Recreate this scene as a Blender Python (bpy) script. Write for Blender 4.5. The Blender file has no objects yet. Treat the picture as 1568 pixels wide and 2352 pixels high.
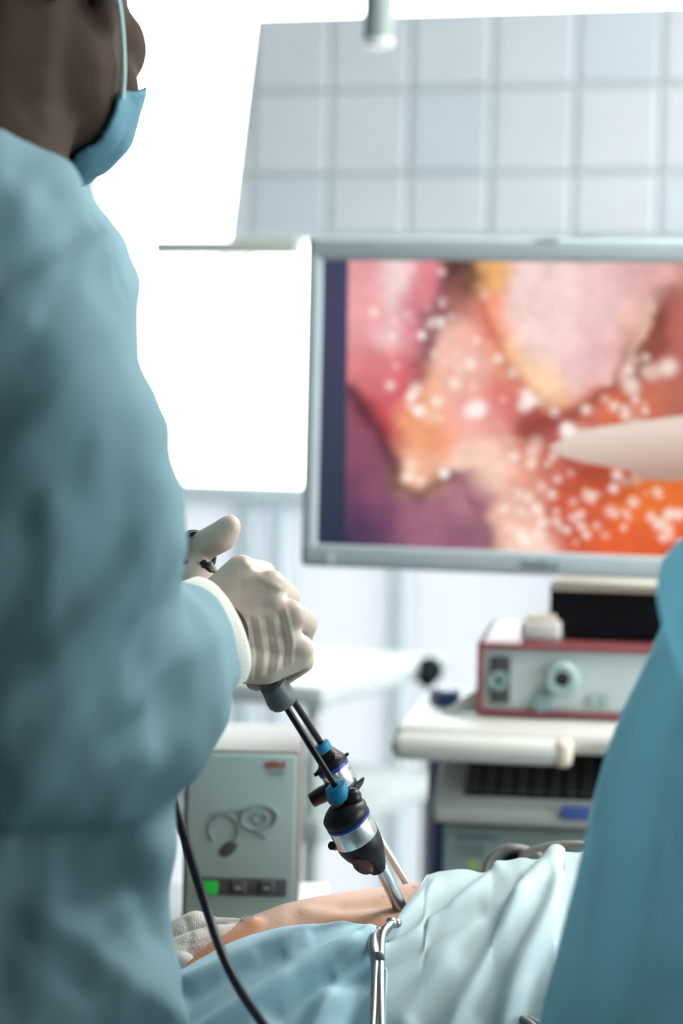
import bpy, bmesh, math, random
import numpy as np
from mathutils import Vector, Matrix

# ------------------------------------------------------------------ camera, world, lights, exposure
SC = bpy.context.scene
COL = SC.collection
random.seed(7)
RNG = np.random.default_rng(7)
F, CX, CY = 5553.0, 784.0, 1176.0            # focal length and centre in pixels of the 1568x2352 frame
CAM_Z = 1.37
YAW, PITCH, ROLL = math.radians(18), math.radians(2.54), math.radians(1.3)
cam_data = bpy.data.cameras.new('camera')
cam = bpy.data.objects.new('camera', cam_data)
COL.objects.link(cam)
MW = (Matrix.Translation((0, 0, CAM_Z)) @ Matrix.Rotation(YAW, 4, 'Z')
      @ Matrix.Rotation(math.pi / 2 - PITCH, 4, 'X') @ Matrix.Rotation(ROLL, 4, 'Z'))
cam.matrix_world = MW
cam_data.sensor_fit = 'VERTICAL'
cam_data.sensor_height = 36.0
cam_data.sensor_width = 24.0
cam_data.lens = F / 2352 * 36.0
cam_data.clip_start = 0.05
cam_data.dof.use_dof = True
cam_data.dof.focus_distance = 1.86
cam_data.dof.aperture_fstop = 4.0
SC.camera = cam

world = bpy.data.worlds.new('overcast_sky')
SC.world = world
world.use_nodes = True
bg = world.node_tree.nodes['Background']
bg.inputs[0].default_value = (0.93, 0.97, 1.0, 1)
bg.inputs[1].default_value = 8.0

def area(name, loc, target, sx, sy, power, color):
    d = bpy.data.lights.new(name, 'AREA')
    d.shape = 'RECTANGLE'; d.size = sx; d.size_y = sy
    d.energy = power; d.color = color
    o = bpy.data.objects.new(name, d)
    COL.objects.link(o)
    o.location = loc
    o.rotation_euler = (Vector(target) - Vector(loc)).to_track_quat('-Z', 'Y').to_euler()
    return o
# fill lights added overhead to brighten the room; their panels are built below
FILL_LAMPS = [(0.60, 3.15, 30), (0.25, 2.35, 18)]
for lx, ly, pw in FILL_LAMPS:
    area('fill_panel_glow', (lx, ly, 2.69), (lx, ly, 0), 0.56, 1.1, pw, (1.0, 0.96, 0.90))

vs = SC.view_settings
vs.view_transform = 'Standard'
vs.look = 'None'
vs.exposure = 0.30
vs.gamma = 1.0
vs.use_curve_mapping = False

# ------------------------------------------------------------------ frames
R3 = MW.to_3x3()
CR, CU, CF = R3 @ Vector((1, 0, 0)), R3 @ Vector((0, 1, 0)), R3 @ Vector((0, 0, -1))
CO = Vector((0, 0, CAM_Z))
FH = Vector((-math.sin(YAW), math.cos(YAW), 0))       # level view direction
RH = Vector((math.cos(YAW), math.sin(YAW), 0))        # level right
UP = Vector((0, 0, 1))

def P(px, py, D):
    """world point seen at photo pixel (px,py) at depth D metres"""
    return CO + CR * ((px - CX) / F * D) - CU * ((py - CY) / F * D) + CF * D

MI = np.array(MW.inverted())
def project(v):
    h = np.c_[v, np.ones(len(v))] @ MI.T
    d = -h[:, 2]
    return np.c_[CX + h[:, 0] / d * F, CY - h[:, 1] / d * F, d]

def at_height(px, py, z):
    d = P(px, py, 1.0) - CO
    return CO + d * ((z - CAM_Z) / d.z)

YW = 4.15                                             # back wall plane y
def W(px, py):
    d = P(px, py, 1.0) - CO
    return CO + d * (YW / d.y)

# ------------------------------------------------------------------ materials
def mat(name, col, rough=0.5, metal=0.0, noise=0.0, scale=8.0, bump=0.0, bscale=200.0, emit=None, estr=1.0,
        trans=0.0, sss=0.0, col2=None, sheen=0.0, coat=0.0, spec=0.5, weave=0.0):
    m = bpy.data.materials.new(name)
    m.use_nodes = True
    nt = m.node_tree
    b = nt.nodes['Principled BSDF']
    out = nt.nodes['Material Output']
    b.inputs['Base Color'].default_value = (*col, 1)
    b.inputs['Roughness'].default_value = rough
    b.inputs['Metallic'].default_value = metal
    b.inputs['Specular IOR Level'].default_value = spec
    if sheen: b.inputs['Sheen Weight'].default_value = sheen
    if coat: b.inputs['Coat Weight'].default_value = coat
    if sss:
        b.inputs['Subsurface Weight'].default_value = sss
        b.inputs['Subsurface Radius'].default_value = (0.012, 0.006, 0.004)
        b.inputs['Subsurface Scale'].default_value = 1.0
    tc = nt.nodes.new('ShaderNodeTexCoord')
    if noise or col2:
        n = nt.nodes.new('ShaderNodeTexNoise')
        n.inputs['Scale'].default_value = scale
        n.inputs['Detail'].default_value = 4
        nt.links.new(tc.outputs['Object'], n.inputs['Vector'])
        r = nt.nodes.new('ShaderNodeMix'); r.data_type = 'RGBA'
        c2 = col2 or tuple(max(0, c * (1 - noise)) for c in col)
        c1 = col if col2 else tuple(min(1, c * (1 + noise)) for c in col)
        r.inputs[6].default_value = (*c1, 1); r.inputs[7].default_value = (*c2, 1)
        mp = nt.nodes.new('ShaderNodeMapRange')
        mp.inputs[1].default_value = 0.35; mp.inputs[2].default_value = 0.65
        nt.links.new(n.outputs['Fac'], mp.inputs[0])
        nt.links.new(mp.outputs[0], r.inputs[0])
        nt.links.new(r.outputs[2], b.inputs['Base Color'])
    if bump or weave:
        n2 = nt.nodes.new('ShaderNodeTexNoise')
        n2.inputs['Scale'].default_value = bscale
        n2.inputs['Detail'].default_value = 3
        if weave:
            mpg = nt.nodes.new('ShaderNodeMapping')
            mpg.inputs['Scale'].default_value = (1.0, 1.0, 0.18)
            nt.links.new(tc.outputs['Object'], mpg.inputs['Vector'])
            nt.links.new(mpg.outputs[0], n2.inputs['Vector'])
        else:
            nt.links.new(tc.outputs['Object'], n2.inputs['Vector'])
        bp = nt.nodes.new('ShaderNodeBump')
        bp.inputs['Strength'].default_value = bump or weave
        bp.inputs['Distance'].default_value = 0.002
        nt.links.new(n2.outputs['Fac'], bp.inputs['Height'])
        nt.links.new(bp.outputs[0], b.inputs['Normal'])
    if emit:
        b.inputs['Emission Color'].default_value = (*emit, 1)
        b.inputs['Emission Strength'].default_value = estr
    if trans:
        t = nt.nodes.new('ShaderNodeBsdfTranslucent')
        t.inputs[0].default_value = (*[min(1, c * 1.12) for c in col], 1)
        mx = nt.nodes.new('ShaderNodeMixShader')
        mx.inputs[0].default_value = trans
        nt.links.new(b.outputs[0], mx.inputs[1])
        nt.links.new(t.outputs[0], mx.inputs[2])
        nt.links.new(mx.outputs[0], out.inputs[0])
    return m

def glass_mat(name):
    m = bpy.data.materials.new(name); m.use_nodes = True
    nt = m.node_tree; nt.nodes.clear()
    out = nt.nodes.new('ShaderNodeOutputMaterial')
    tr = nt.nodes.new('ShaderNodeBsdfTransparent'); tr.inputs[0].default_value = (0.94, 0.97, 0.97, 1)
    gl = nt.nodes.new('ShaderNodeBsdfGlossy'); gl.inputs[1].default_value = 0.03
    fr = nt.nodes.new('ShaderNodeFresnel')
    mx = nt.nodes.new('ShaderNodeMixShader')
    nt.links.new(fr.outputs[0], mx.inputs[0]); nt.links.new(tr.outputs[0], mx.inputs[1]); nt.links.new(gl.outputs[0], mx.inputs[2])
    nt.links.new(mx.outputs[0], out.inputs[0])
    return m

def frosted_mat(name, col):
    m = bpy.data.materials.new(name); m.use_nodes = True
    nt = m.node_tree; nt.nodes.clear()
    out = nt.nodes.new('ShaderNodeOutputMaterial')
    tl = nt.nodes.new('ShaderNodeBsdfTranslucent'); tl.inputs[0].default_value = (*col, 1)
    df = nt.nodes.new('ShaderNodeBsdfDiffuse'); df.inputs[0].default_value = (0.7, 0.72, 0.72, 1)
    mx = nt.nodes.new('ShaderNodeMixShader'); mx.inputs[0].default_value = 0.25
    nt.links.new(tl.outputs[0], mx.inputs[1]); nt.links.new(df.outputs[0], mx.inputs[2])
    nt.links.new(mx.outputs[0], out.inputs[0])
    return m

def attr_mat(name, rough=0.5, emit=0.0, sss=0.0, bump=0.0, bscale=300, spec=0.5):
    m = bpy.data.materials.new(name); m.use_nodes = True
    nt = m.node_tree; b = nt.nodes['Principled BSDF']
    a = nt.nodes.new('ShaderNodeAttribute'); a.attribute_name = 'tint'
    b.inputs['Roughness'].default_value = rough
    b.inputs['Specular IOR Level'].default_value = spec
    if emit:
        b.inputs['Base Color'].default_value = (0.01, 0.01, 0.01, 1)
        nt.links.new(a.outputs['Color'], b.inputs['Emission Color'])
        b.inputs['Emission Strength'].default_value = emit
    else:
        nt.links.new(a.outputs['Color'], b.inputs['Base Color'])
    if sss:
        b.inputs['Subsurface Weight'].default_value = sss
        b.inputs['Subsurface Radius'].default_value = (0.01, 0.005, 0.003)
        b.inputs['Subsurface Scale'].default_value = 1.0
    if bump:
        tc = nt.nodes.new('ShaderNodeTexCoord'); n2 = nt.nodes.new('ShaderNodeTexNoise')
        n2.inputs['Scale'].default_value = bscale; n2.inputs['Detail'].default_value = 3
        nt.links.new(tc.outputs['Object'], n2.inputs['Vector'])
        bp = nt.nodes.new('ShaderNodeBump'); bp.inputs['Strength'].default_value = bump; bp.inputs['Distance'].default_value = 0.001
        nt.links.new(n2.outputs['Fac'], bp.inputs['Height']); nt.links.new(bp.outputs[0], b.inputs['Normal'])
    return m

def srgb(r, g, b):
    f = lambda c: (c / 255 / 12.92) if c <= 10 else (((c / 255) + 0.055) / 1.055) ** 2.4
    return (f(r), f(g), f(b))

M = {}
M['gown'] = mat('gown_cloth', (0.275, 0.435, 0.485), 0.85, noise=0.06, scale=6, weave=0.15, bscale=900, trans=0.35, spec=0.05)
M['gown2'] = mat('assistant_gown_cloth', (0.50, 0.80, 0.92), 0.85, noise=0.06, scale=6, weave=0.15, bscale=900, trans=0.75, spec=0.05)
M['cuff'] = mat('knit_cuff', (0.78, 0.76, 0.68), 0.9, bump=0.4, bscale=700)
M['drape'] = mat('drape_cloth', (0.47, 0.71, 0.81), 0.9, noise=0.05, scale=9, weave=0.22, bscale=2200, trans=0.12, spec=0.2)
M['drape2'] = mat('pale_drape_cloth', (0.52, 0.65, 0.68), 0.9, noise=0.05, scale=9, weave=0.22, bscale=2200, trans=0.12, spec=0.2)
M['glove'] = mat('latex_glove', (0.50, 0.415, 0.345), 0.45, noise=0.08, scale=35, bump=0.25, bscale=90, sss=0.25)
M['skin'] = mat('surgeon_skin', (0.050, 0.034, 0.027), 0.75, noise=0.08, scale=30, bump=0.08, bscale=400, spec=0.06)  # far darker than real skin: backlit shade is put into the colour
M['hair'] = mat('dark_hair', (0.012, 0.010, 0.009), 0.8, noise=0.3, scale=60, bump=0.4, bscale=250, spec=0.05)
M['mask'] = mat('mask_cloth', (0.13, 0.31, 0.39), 0.85, noise=0.05, trans=0.3, weave=0.2, bscale=800)
M['strap'] = mat('mask_strap', (0.5, 0.7, 0.68), 0.8)
M['gauze'] = mat('gauze_cloth', (0.80, 0.78, 0.72), 0.95, noise=0.06, scale=60, weave=0.7, bscale=1100, trans=0.15)
M['black'] = mat('black_plastic', (0.008, 0.008, 0.009), 0.36, bump=0.05, bscale=300, spec=0.28)
M['blackm'] = mat('matte_black', (0.006, 0.008, 0.010), 0.6, spec=0.1)
M['shaft'] = mat('black_shaft', (0.007, 0.007, 0.011), 0.25, spec=0.3)
M['grey_grip'] = mat('grey_grip', (0.10, 0.115, 0.12), 0.45, noise=0.15, scale=80)
M['blue_cap'] = mat('blue_silicone', (0.005, 0.17, 0.31), 0.45, spec=0.3)
M['blue_ring'] = mat('blue_ring', (0.01, 0.03, 0.25), 0.35)
M['steel'] = mat('steel', (0.72, 0.71, 0.69), 0.24, metal=1.0, noise=0.05, scale=50)
M['steel2'] = mat('brushed_steel', (0.60, 0.62, 0.62), 0.33, metal=1.0, noise=0.05, scale=80)
M['brown'] = mat('brown_gasket', (0.09, 0.03, 0.025), 0.5)
M['clampsteel'] = mat('clamp_steel', (0.36, 0.37, 0.37), 0.38, metal=1.0, noise=0.05, scale=80)
M['casebrown'] = mat('brown_grey_case', (0.17, 0.16, 0.14), 0.5)
M['ink'] = mat('engraved_ink', (0.05, 0.05, 0.06), 0.6)
M['cable'] = mat('black_cable', (0.007, 0.009, 0.017), 0.4, spec=0.25)
M['greycable'] = mat('grey_cable', (0.17, 0.185, 0.185), 0.45)
M['bezel'] = mat('monitor_plastic', (0.52, 0.62, 0.66), 0.5, noise=0.03)
M['darkgrey'] = mat('dark_grey_plastic', (0.06, 0.065, 0.07), 0.5)
M['pole'] = mat('painted_steel', (0.62, 0.68, 0.68), 0.4)
M['navy'] = mat('navy_post', (0.035, 0.075, 0.20), 0.45)
M['lilac'] = mat('lilac_post', (0.40, 0.38, 0.55), 0.4)
M['cart'] = mat('cart_plastic', (0.58, 0.60, 0.57), 0.45, noise=0.03)
M['cartbeige'] = mat('beige_plastic', (0.66, 0.60, 0.48), 0.5)
M['panel'] = mat('device_panel', (0.30, 0.42, 0.41), 0.45, noise=0.03)
M['panel2'] = mat('instrument_panel', (0.50, 0.60, 0.60), 0.45, noise=0.03)
M['red'] = mat('dark_red_case', (0.26, 0.07, 0.08), 0.4)
M['redink'] = mat('red_ink', (0.40, 0.06, 0.08), 0.6)
M['greyink'] = mat('grey_ink', (0.21, 0.31, 0.31), 0.6)
M['blueink'] = mat('blue_ink', (0.16, 0.28, 0.42), 0.6)
M['bluelabel'] = mat('blue_label', (0.06, 0.12, 0.40), 0.5)
M['lime'] = mat('lime_sticker', (0.45, 0.62, 0.18), 0.6)
M['green'] = mat('green_lamp', (0.005, 0.16, 0.02), 0.3, emit=(0.0, 0.20, 0.015), estr=0.8)
M['button'] = mat('grey_button', (0.05, 0.06, 0.06), 0.4)
M['key'] = mat('keycap', (0.035, 0.045, 0.045), 0.45)
M['wall'] = mat('wall_paint', (0.72, 0.74, 0.75), 0.7, noise=0.02)
M['tile'] = mat('wall_tile', (0.80, 0.84, 0.90), 0.22, noise=0.02)
M['tileb'] = mat('wall_tile_blue', (0.74, 0.81, 0.89), 0.22, noise=0.02)
M['grout'] = mat('grout', (0.57, 0.645, 0.63), 0.9)
M['frame'] = mat('window_frame', (0.74, 0.84, 0.90), 0.4)
M['floor'] = mat('floor_vinyl', (0.22, 0.26, 0.27), 0.35, noise=0.06, scale=3)
M['ceil'] = mat('ceiling_paint', (0.55, 0.56, 0.56), 0.9, noise=0.01)
M['glass'] = glass_mat('clear_glass')
M['frosted'] = frosted_mat('frosted_glass', (0.385, 0.39, 0.40))
M['blind'] = mat('blind_slat', (0.60, 0.60, 0.55), 0.5, trans=0.2)
M['fillglow'] = mat('fill_panel_diffuser', (0.9, 0.9, 0.9), 0.5, emit=(1, 0.97, 0.92), estr=3.0)  # glow of the added fill panels
M['lamptube'] = mat('lamp_handle', (0.28, 0.35, 0.33), 0.4)
M['lamptip'] = mat('lamp_tip', (0.85, 0.85, 0.82), 0.3)
M['table'] = mat('table_pad', (0.03, 0.035, 0.04), 0.6)
M['scrub'] = mat('scrub_trousers', (0.10, 0.25, 0.22), 0.9)
M['patient'] = attr_mat('patient_skin', 0.55, sss=0.15, bump=0.3, bscale=450, spec=0.35)
M['screen'] = attr_mat('screen_picture', 0.35, emit=0.86)

# ------------------------------------------------------------------ geometry helpers
def _ico():
    bm = bmesh.new(); bmesh.ops.create_icosphere(bm, subdivisions=2, radius=1)
    v = np.array([x.co[:] for x in bm.verts]); f = [[q.index for q in p.verts] for p in bm.faces]
    bm.free(); return v, f
ICO = _ico()

class Geo:
    def __init__(s): s.V = []; s.Fc = []; s.n = 0
    def add(s, v, f):
        v = np.asarray(v, float); s.V.append(v)
        s.Fc += [[i + s.n for i in q] for q in f]; s.n += len(v); return s
    def ball(s, c, r, basis=None):
        v = ICO[0] * (np.array(r) if hasattr(r, '__len__') else r)
        if basis is not None: v = v @ np.array([list(b) for b in basis])
        return s.add(v + np.array(c), ICO[1])
    def chain(s, pts, rads, sub=0.3):
        for (a, b), (ra, rb) in zip(zip(pts[:-1], pts[1:]), zip(rads[:-1], rads[1:])):
            a, b = Vector(a), Vector(b); L = (b - a).length
            n = max(1, int(L / (min(ra, rb) * sub)))
            for i in range(n + 1):
                t = i / n; s.ball(a.lerp(b, t), ra + (rb - ra) * t)
        return s
    def rings(s, rings, cap=True, closed=True):
        n = len(rings[0]); base = s.n
        v = np.concatenate([np.asarray(r, float) for r in rings]); f = []
        m = n if closed else n - 1
        for i in range(len(rings) - 1):
            for j in range(m):
                k = (j + 1) % n
                f.append([i * n + j, i * n + k, (i + 1) * n + k, (i + 1) * n + j])
        if cap:
            f.append(list(range(n))[::-1]); f.append([(len(rings) - 1) * n + j for j in range(n)])
        return s.add(v, f)
    def loft(s, secs, n=28, cap=True):
        """secs: (centre, u vector, v vector)"""
        out = []
        for c, u, v in secs:
            c, u, v = Vector(c), Vector(u), Vector(v)
            out.append([(c + u * math.cos(2 * math.pi * k / n) + v * math.sin(2 * math.pi * k / n))[:] for k in range(n)])
        return s.rings(out, cap)
    def tube(s, pts, r, n=12, cap=True):
        pts = [Vector(p) for p in pts]; out = []; prev = None
        for i, p in enumerate(pts):
            t = (pts[min(i + 1, len(pts) - 1)] - pts[max(i - 1, 0)]).normalized()
            if prev is None:
                u = t.cross(Vector((0, 0, 1)))
                if u.length < 1e-3: u = t.cross(Vector((1, 0, 0)))
            else: u = prev - t * prev.dot(t)
            u.normalize(); prev = u; v = t.cross(u)
            rr = r[i] if hasattr(r, '__len__') else r
            out.append([(p + (u * math.cos(2 * math.pi * k / n) + v * math.sin(2 * math.pi * k / n)) * rr)[:] for k in range(n)])
        return s.rings(out, cap)
    def lathe(s, o, ax, prof, n=32, cap=True):
        """prof: (distance along axis, radius[, sideways shift vector])"""
        ax = Vector(ax).normalized(); u = ax.cross(Vector((0, 0, 1)))
        if u.length < 1e-3: u = ax.cross(Vector((1, 0, 0)))
        u.normalize(); v = ax.cross(u); secs = []
        for p in prof:
            c = Vector(o) + ax * p[0]
            if len(p) > 2: c = c + p[2]
            secs.append((c, u * p[1], v * p[1]))
        return s.loft(secs, n, cap)
    def box(s, c, sx, sy, sz, X=RH, Y=FH, Z=UP, bev=0.0):
        c = Vector(c); X, Y, Z = Vector(X).normalized(), Vector(Y).normalized(), Vector(Z).normalized()
        bm = bmesh.new(); bmesh.ops.create_cube(bm, size=1)
        for q in bm.verts: q.co = Vector((q.co.x * sx, q.co.y * sy, q.co.z * sz))
        if bev: bmesh.ops.bevel(bm, geom=list(bm.edges), offset=bev, segments=3, affect='EDGES', profile=0.5)
        bm.verts.index_update()
        v = [(c + X * q.co.x + Y * q.co.y + Z * q.co.z)[:] for q in bm.verts]
        f = [[q.index for q in p.verts] for p in bm.faces]; bm.free()
        return s.add(v, f)
    def slab(s, poly, thick):
        """flat polygon (world points) given a thickness vector"""
        n = len(poly); t = Vector(thick)
        v = [Vector(p)[:] for p in poly] + [(Vector(p) + t)[:] for p in poly]
        f = [list(range(n))[::-1], [n + i for i in range(n)]] + [[i, (i + 1) % n, n + (i + 1) % n, n + i] for i in range(n)]
        return s.add(v, f)
    def mesh(s, name):
        me = bpy.data.meshes.new(name)
        me.from_pydata([tuple(x) for x in np.concatenate(s.V)], [], s.Fc)
        bm = bmesh.new(); bm.from_mesh(me); bmesh.ops.recalc_face_normals(bm, faces=bm.faces); bm.to_mesh(me); bm.free()
        return me

def loc_of(parent):
    v = Vector((0, 0, 0))
    while parent: v = v + parent.location; parent = parent.parent
    return v

def link(name, me, m, parent=None, loc=None, smooth=True):
    o = bpy.data.objects.new(name, me); COL.objects.link(o)
    base = loc_of(parent)
    if loc is not None: o.location = Vector(loc) - base; base = Vector(loc)
    me.transform(Matrix.Translation(-base))
    if parent: o.parent = parent
    if m: me.materials.append(m)
    if smooth:
        for p in me.polygons: p.use_smooth = True
        try: me.set_sharp_from_angle(angle=math.radians(40))
        except Exception: pass
    return o

def part(name, g, m, parent, label=None, smooth=True, loc=None):
    o = link(name, g.mesh(name), m, parent, loc, smooth)
    if label: o['label'] = label
    return o

def thing(name, label, cat, loc, group=None):
    o = bpy.data.objects.new(name, None); COL.objects.link(o)
    o.location = loc; o.empty_display_size = 0.05
    o['label'] = label; o['category'] = cat
    if group: o['group'] = group
    return o

def tag(o, label, cat, group=None):
    o['label'] = label; o['category'] = cat
    if group: o['group'] = group
    return o

def struct(name, g, m, parent=None, smooth=False):
    o = link(name, g.mesh(name), m, parent, None, smooth)
    if not parent: o['kind'] = 'structure'
    return o

def remesh(g, voxel, smooth=6, fac=0.5):
    me = g.mesh('shape')
    o = bpy.data.objects.new('shape', me); COL.objects.link(o)
    md = o.modifiers.new('r', 'REMESH'); md.mode = 'VOXEL'; md.voxel_size = voxel
    if smooth:
        sm = o.modifiers.new('s', 'SMOOTH'); sm.factor = fac; sm.iterations = smooth
    dg = bpy.context.evaluated_depsgraph_get()
    out = bpy.data.meshes.new_from_object(o.evaluated_get(dg))
    bpy.data.objects.remove(o); bpy.data.meshes.remove(me)
    return out

def coords(me):
    a = np.empty(len(me.vertices) * 3); me.vertices.foreach_get('co', a); return a.reshape(-1, 3)
def normals(me):
    a = np.empty(len(me.vertices) * 3); me.vertices.foreach_get('normal', a); return a.reshape(-1, 3)
def set_coords(me, v):
    me.vertices.foreach_set('co', v.ravel()); me.update()

def seg_dist(p, line):
    best = np.full(len(p), 1e9); line = np.array(line, float)
    for a, b in zip(line[:-1], line[1:]):
        ab = b - a; t = np.clip(((p - a) @ ab) / (ab @ ab + 1e-9), 0, 1)
        best = np.minimum(best, np.linalg.norm(p - (a + t[:, None] * ab), axis=1))
    return best

def folds(me, lines, facing=True):
    """raise or sink cloth along fold lines; each (points in photo pixels, width px, height m)"""
    v, n = coords(me), normals(me); q = project(v)
    w = np.clip(-(n @ np.array(CF)) * 3 + 0.6, 0, 1) if facing else 1.0
    d = np.zeros(len(v))
    for pts, wd, amp in lines:
        d += amp * np.exp(-(seg_dist(q[:, :2], pts) / wd) ** 2)
    set_coords(me, v + n * (d * w)[:, None])

def relax(me, n=4):
    bm = bmesh.new(); bm.from_mesh(me)
    for _ in range(n): bmesh.ops.smooth_vert(bm, verts=bm.verts, factor=.5, use_axis_x=True, use_axis_y=True, use_axis_z=True)
    bm.to_mesh(me); bm.free(); me.update()

def tint(me, cols):
    a = me.color_attributes.new('tint', 'FLOAT_COLOR', 'POINT')
    a.data.foreach_set('color', np.c_[cols, np.ones(len(cols))].astype(np.float32).ravel())

def smooth_path(pts, k=8):
    pts = [Vector(p) for p in pts]; out = []
    for i in range(len(pts) - 1):
        p0, p1, p2, p3 = pts[max(i - 1, 0)], pts[i], pts[i + 1], pts[min(i + 2, len(pts) - 1)]
        for j in range(k):
            t = j / k
            out.append(0.5 * ((2 * p1) + (p2 - p0) * t + (2 * p0 - 5 * p1 + 4 * p2 - p3) * t * t + (3 * p1 - p0 - 3 * p2 + p3) * t ** 3))
    return out + [pts[-1]]

# ------------------------------------------------------------------ room
X0, X1, Y0, ZC = -2.9, 2.3, -2.6, 2.75
struct('floor', Geo().box(((X0 + X1) / 2, (Y0 + YW) / 2, -0.05), X1 - X0 + 0.4, YW - Y0 + 0.4, 0.1, (1, 0, 0), (0, 1, 0)), M['floor'])
struct('ceiling', Geo().box(((X0 + X1) / 2, (Y0 + YW) / 2, ZC + 0.05), X1 - X0 + 0.4, YW - Y0 + 0.4, 0.1, (1, 0, 0), (0, 1, 0)), M['ceil'])
M['wall_dark'] = mat('grey_green_wall', (0.16, 0.19, 0.19), 0.7, noise=0.03)
struct('wall_left', Geo().box((X0 - 0.1, (Y0 + YW) / 2, ZC / 2), 0.2, YW - Y0, ZC, (1, 0, 0), (0, 1, 0)), M['wall_dark'])
struct('wall_front', Geo().box(((X0 + X1) / 2, Y0 - 0.1, ZC / 2), X1 - X0, 0.2, ZC, (1, 0, 0), (0, 1, 0)), M['wall_dark'])

XT_B, XT_T = W(525, 540).x, W(585, 60).x           # slanting left end of the tiled band
ZT_B, ZT_T = W(900, 547).z, W(1000, 28).z
XB = W(1345, 1400).x
ZSILL = 0.22
wx = lambda z: XT_B + (XT_T - XT_B) * (z - ZT_B) / (ZT_T - ZT_B)
XL = W(-60, 1200).x
def wall_piece(g, pts): g.slab([(x, YW, z) for x, z in pts], (0, 0.18, 0))
g = Geo()
wall_piece(g, [(X0, 0), (X1, 0), (X1, ZSILL), (X0, ZSILL)])
wall_piece(g, [(X0, ZSILL), (XL, ZSILL), (XL, ZC), (X0, ZC)])
wall_piece(g, [(XB, ZSILL), (X1, ZSILL), (X1, ZT_B), (XB, ZT_B)])
wall_piece(g, [(wx(ZT_B), ZT_B), (X1, ZT_B), (X1, ZT_T), (wx(ZT_T), ZT_T)])
wall_piece(g, [(XL, 2.66), (X1, 2.66), (X1, ZC), (XL, ZC)])
wb = struct('wall_back', g, M['grout'])
# tiles of the band over the window
TS = 0.150
zrow = [W(900, 405).z + k * TS for k in range(-2, 3)]
xcol0 = W(940, 300).x
g = Geo()
for iz in range(-1, 3):
    za, zb = W(900, 402).z + (iz - 0) * TS, W(900, 402).z + (iz + 1) * TS
    za, zb = max(za, ZT_B) + 0.005, min(zb, ZT_T) - 0.005
    if zb - za < 0.02: continue
    for ix in range(-4, 14):
        xa, xb = xcol0 + ix * TS + 0.005, xcol0 + (ix + 1) * TS - 0.005
        xb = min(xb, X1)
        la, lb = max(xa, wx(za) + 0.004), max(xa, wx(zb) + 0.004)
        if xb - min(la, lb) < 0.015: continue
        la, lb = min(la, xb - 0.004), min(lb, xb - 0.004)
        jit = random.uniform(0, 0.0015)
        y = YW - 0.004 - jit; b = 0.003
        vv = [(la, YW, za), (xb, YW, za), (xb, YW, zb), (lb, YW, zb),
              (la + b, y, za + b), (xb - b, y, za + b), (xb - b, y, zb - b), (lb + b, y, zb - b)]
        t = Geo().add(vv, [[0, 1, 5, 4], [1, 2, 6, 5], [2, 3, 7, 6], [3, 0, 4, 7], [4, 5, 6, 7], [3, 2, 1, 0]])
        part('tile', t, M['tileb'] if (ix + iz * 3) % 5 == 0 else M['tile'], wb, smooth=False)
# right wall with an unseen window, put in and sized to light right-hand sides
RW0, RW1, RZ0, RZ1 = 0.5, 3.6, 0.9, 2.55
g = Geo()
def rw(y0, y1, z0, z1): g.box((X1 + 0.1, (y0 + y1) / 2, (z0 + z1) / 2), 0.2, y1 - y0, z1 - z0, (1, 0, 0), (0, 1, 0))
rw(Y0, RW0, 0, ZC); rw(RW1, YW + 0.2, 0, ZC); rw(RW0, RW1, 0, RZ0); rw(RW0, RW1, RZ1, ZC)
struct('wall_right', g, M['wall'])
w2 = struct('unseen_window', Geo().box((X1 + 0.1, RW0 + 0.03, (RZ0 + RZ1) / 2), 0.08, 0.06, RZ1 - RZ0, (1, 0, 0), (0, 1, 0))
       .box((X1 + 0.1, RW1 - 0.03, (RZ0 + RZ1) / 2), 0.08, 0.06, RZ1 - RZ0, (1, 0, 0), (0, 1, 0))
       .box((X1 + 0.1, (RW0 + RW1) / 2, (RZ0 + RZ1) / 2), 0.08, 0.06, RZ1 - RZ0, (1, 0, 0), (0, 1, 0))
       .box((X1 + 0.1, (RW0 + RW1) / 2, RZ0 + 0.03), 0.08, RW1 - RW0, 0.06, (1, 0, 0), (0, 1, 0))
       .box((X1 + 0.1, (RW0 + RW1) / 2, RZ1 - 0.03), 0.08, RW1 - RW0, 0.06, (1, 0, 0), (0, 1, 0)), M['frame'])
for a, b in ((RW0, (RW0 + RW1) / 2), ((RW0 + RW1) / 2, RW1)):
    part('pane', Geo().box((X1 + 0.1, (a + b) / 2, (RZ0 + RZ1) / 2), 0.006, b - a - 0.06, RZ1 - RZ0 - 0.1, (1, 0, 0), (0, 1, 0)), M['glass'], w2, smooth=False)

# window_1: the wide window of the back wall, clear over a rail and frosted under it
YF = YW + 0.09
ZR = W(560, 1138).z
g = Geo()
def bar(xa, xb, za, zb, d=0.07): g.box(((xa + xb) / 2, YF, (za + zb) / 2), xb - xa, d, zb - za, (1, 0, 0), (0, 1, 0), UP, 0.004)
bar(XL, XB, ZR - 0.017, ZR + 0.017)                          # rail
bar(XL, XB, ZSILL, ZSILL + 0.05)
bar(XL, XL + 0.05, ZSILL, 2.66, 0.064); bar(XL, X1, 2.61, 2.66)
bar(XB - 0.05, XB, ZSILL, ZT_B, 0.064)
mull = []
for px, wpx in ((531, 44), (612, 26), (892, 40)):
    xa, xb = W(px - wpx / 2, 1230).x, W(px + wpx / 2, 1230).x
    bar(xa, xb, ZSILL, ZR, 0.056); mull.append((xa + xb) / 2)
xm = W(150, 1200).x
bar(xm - 0.02, xm + 0.02, ZSILL, 2.66, 0.06)
w1 = struct('window_1', g, M['frame'])
xs = [XL + 0.05, xm] + mull + [XB - 0.05]
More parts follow.
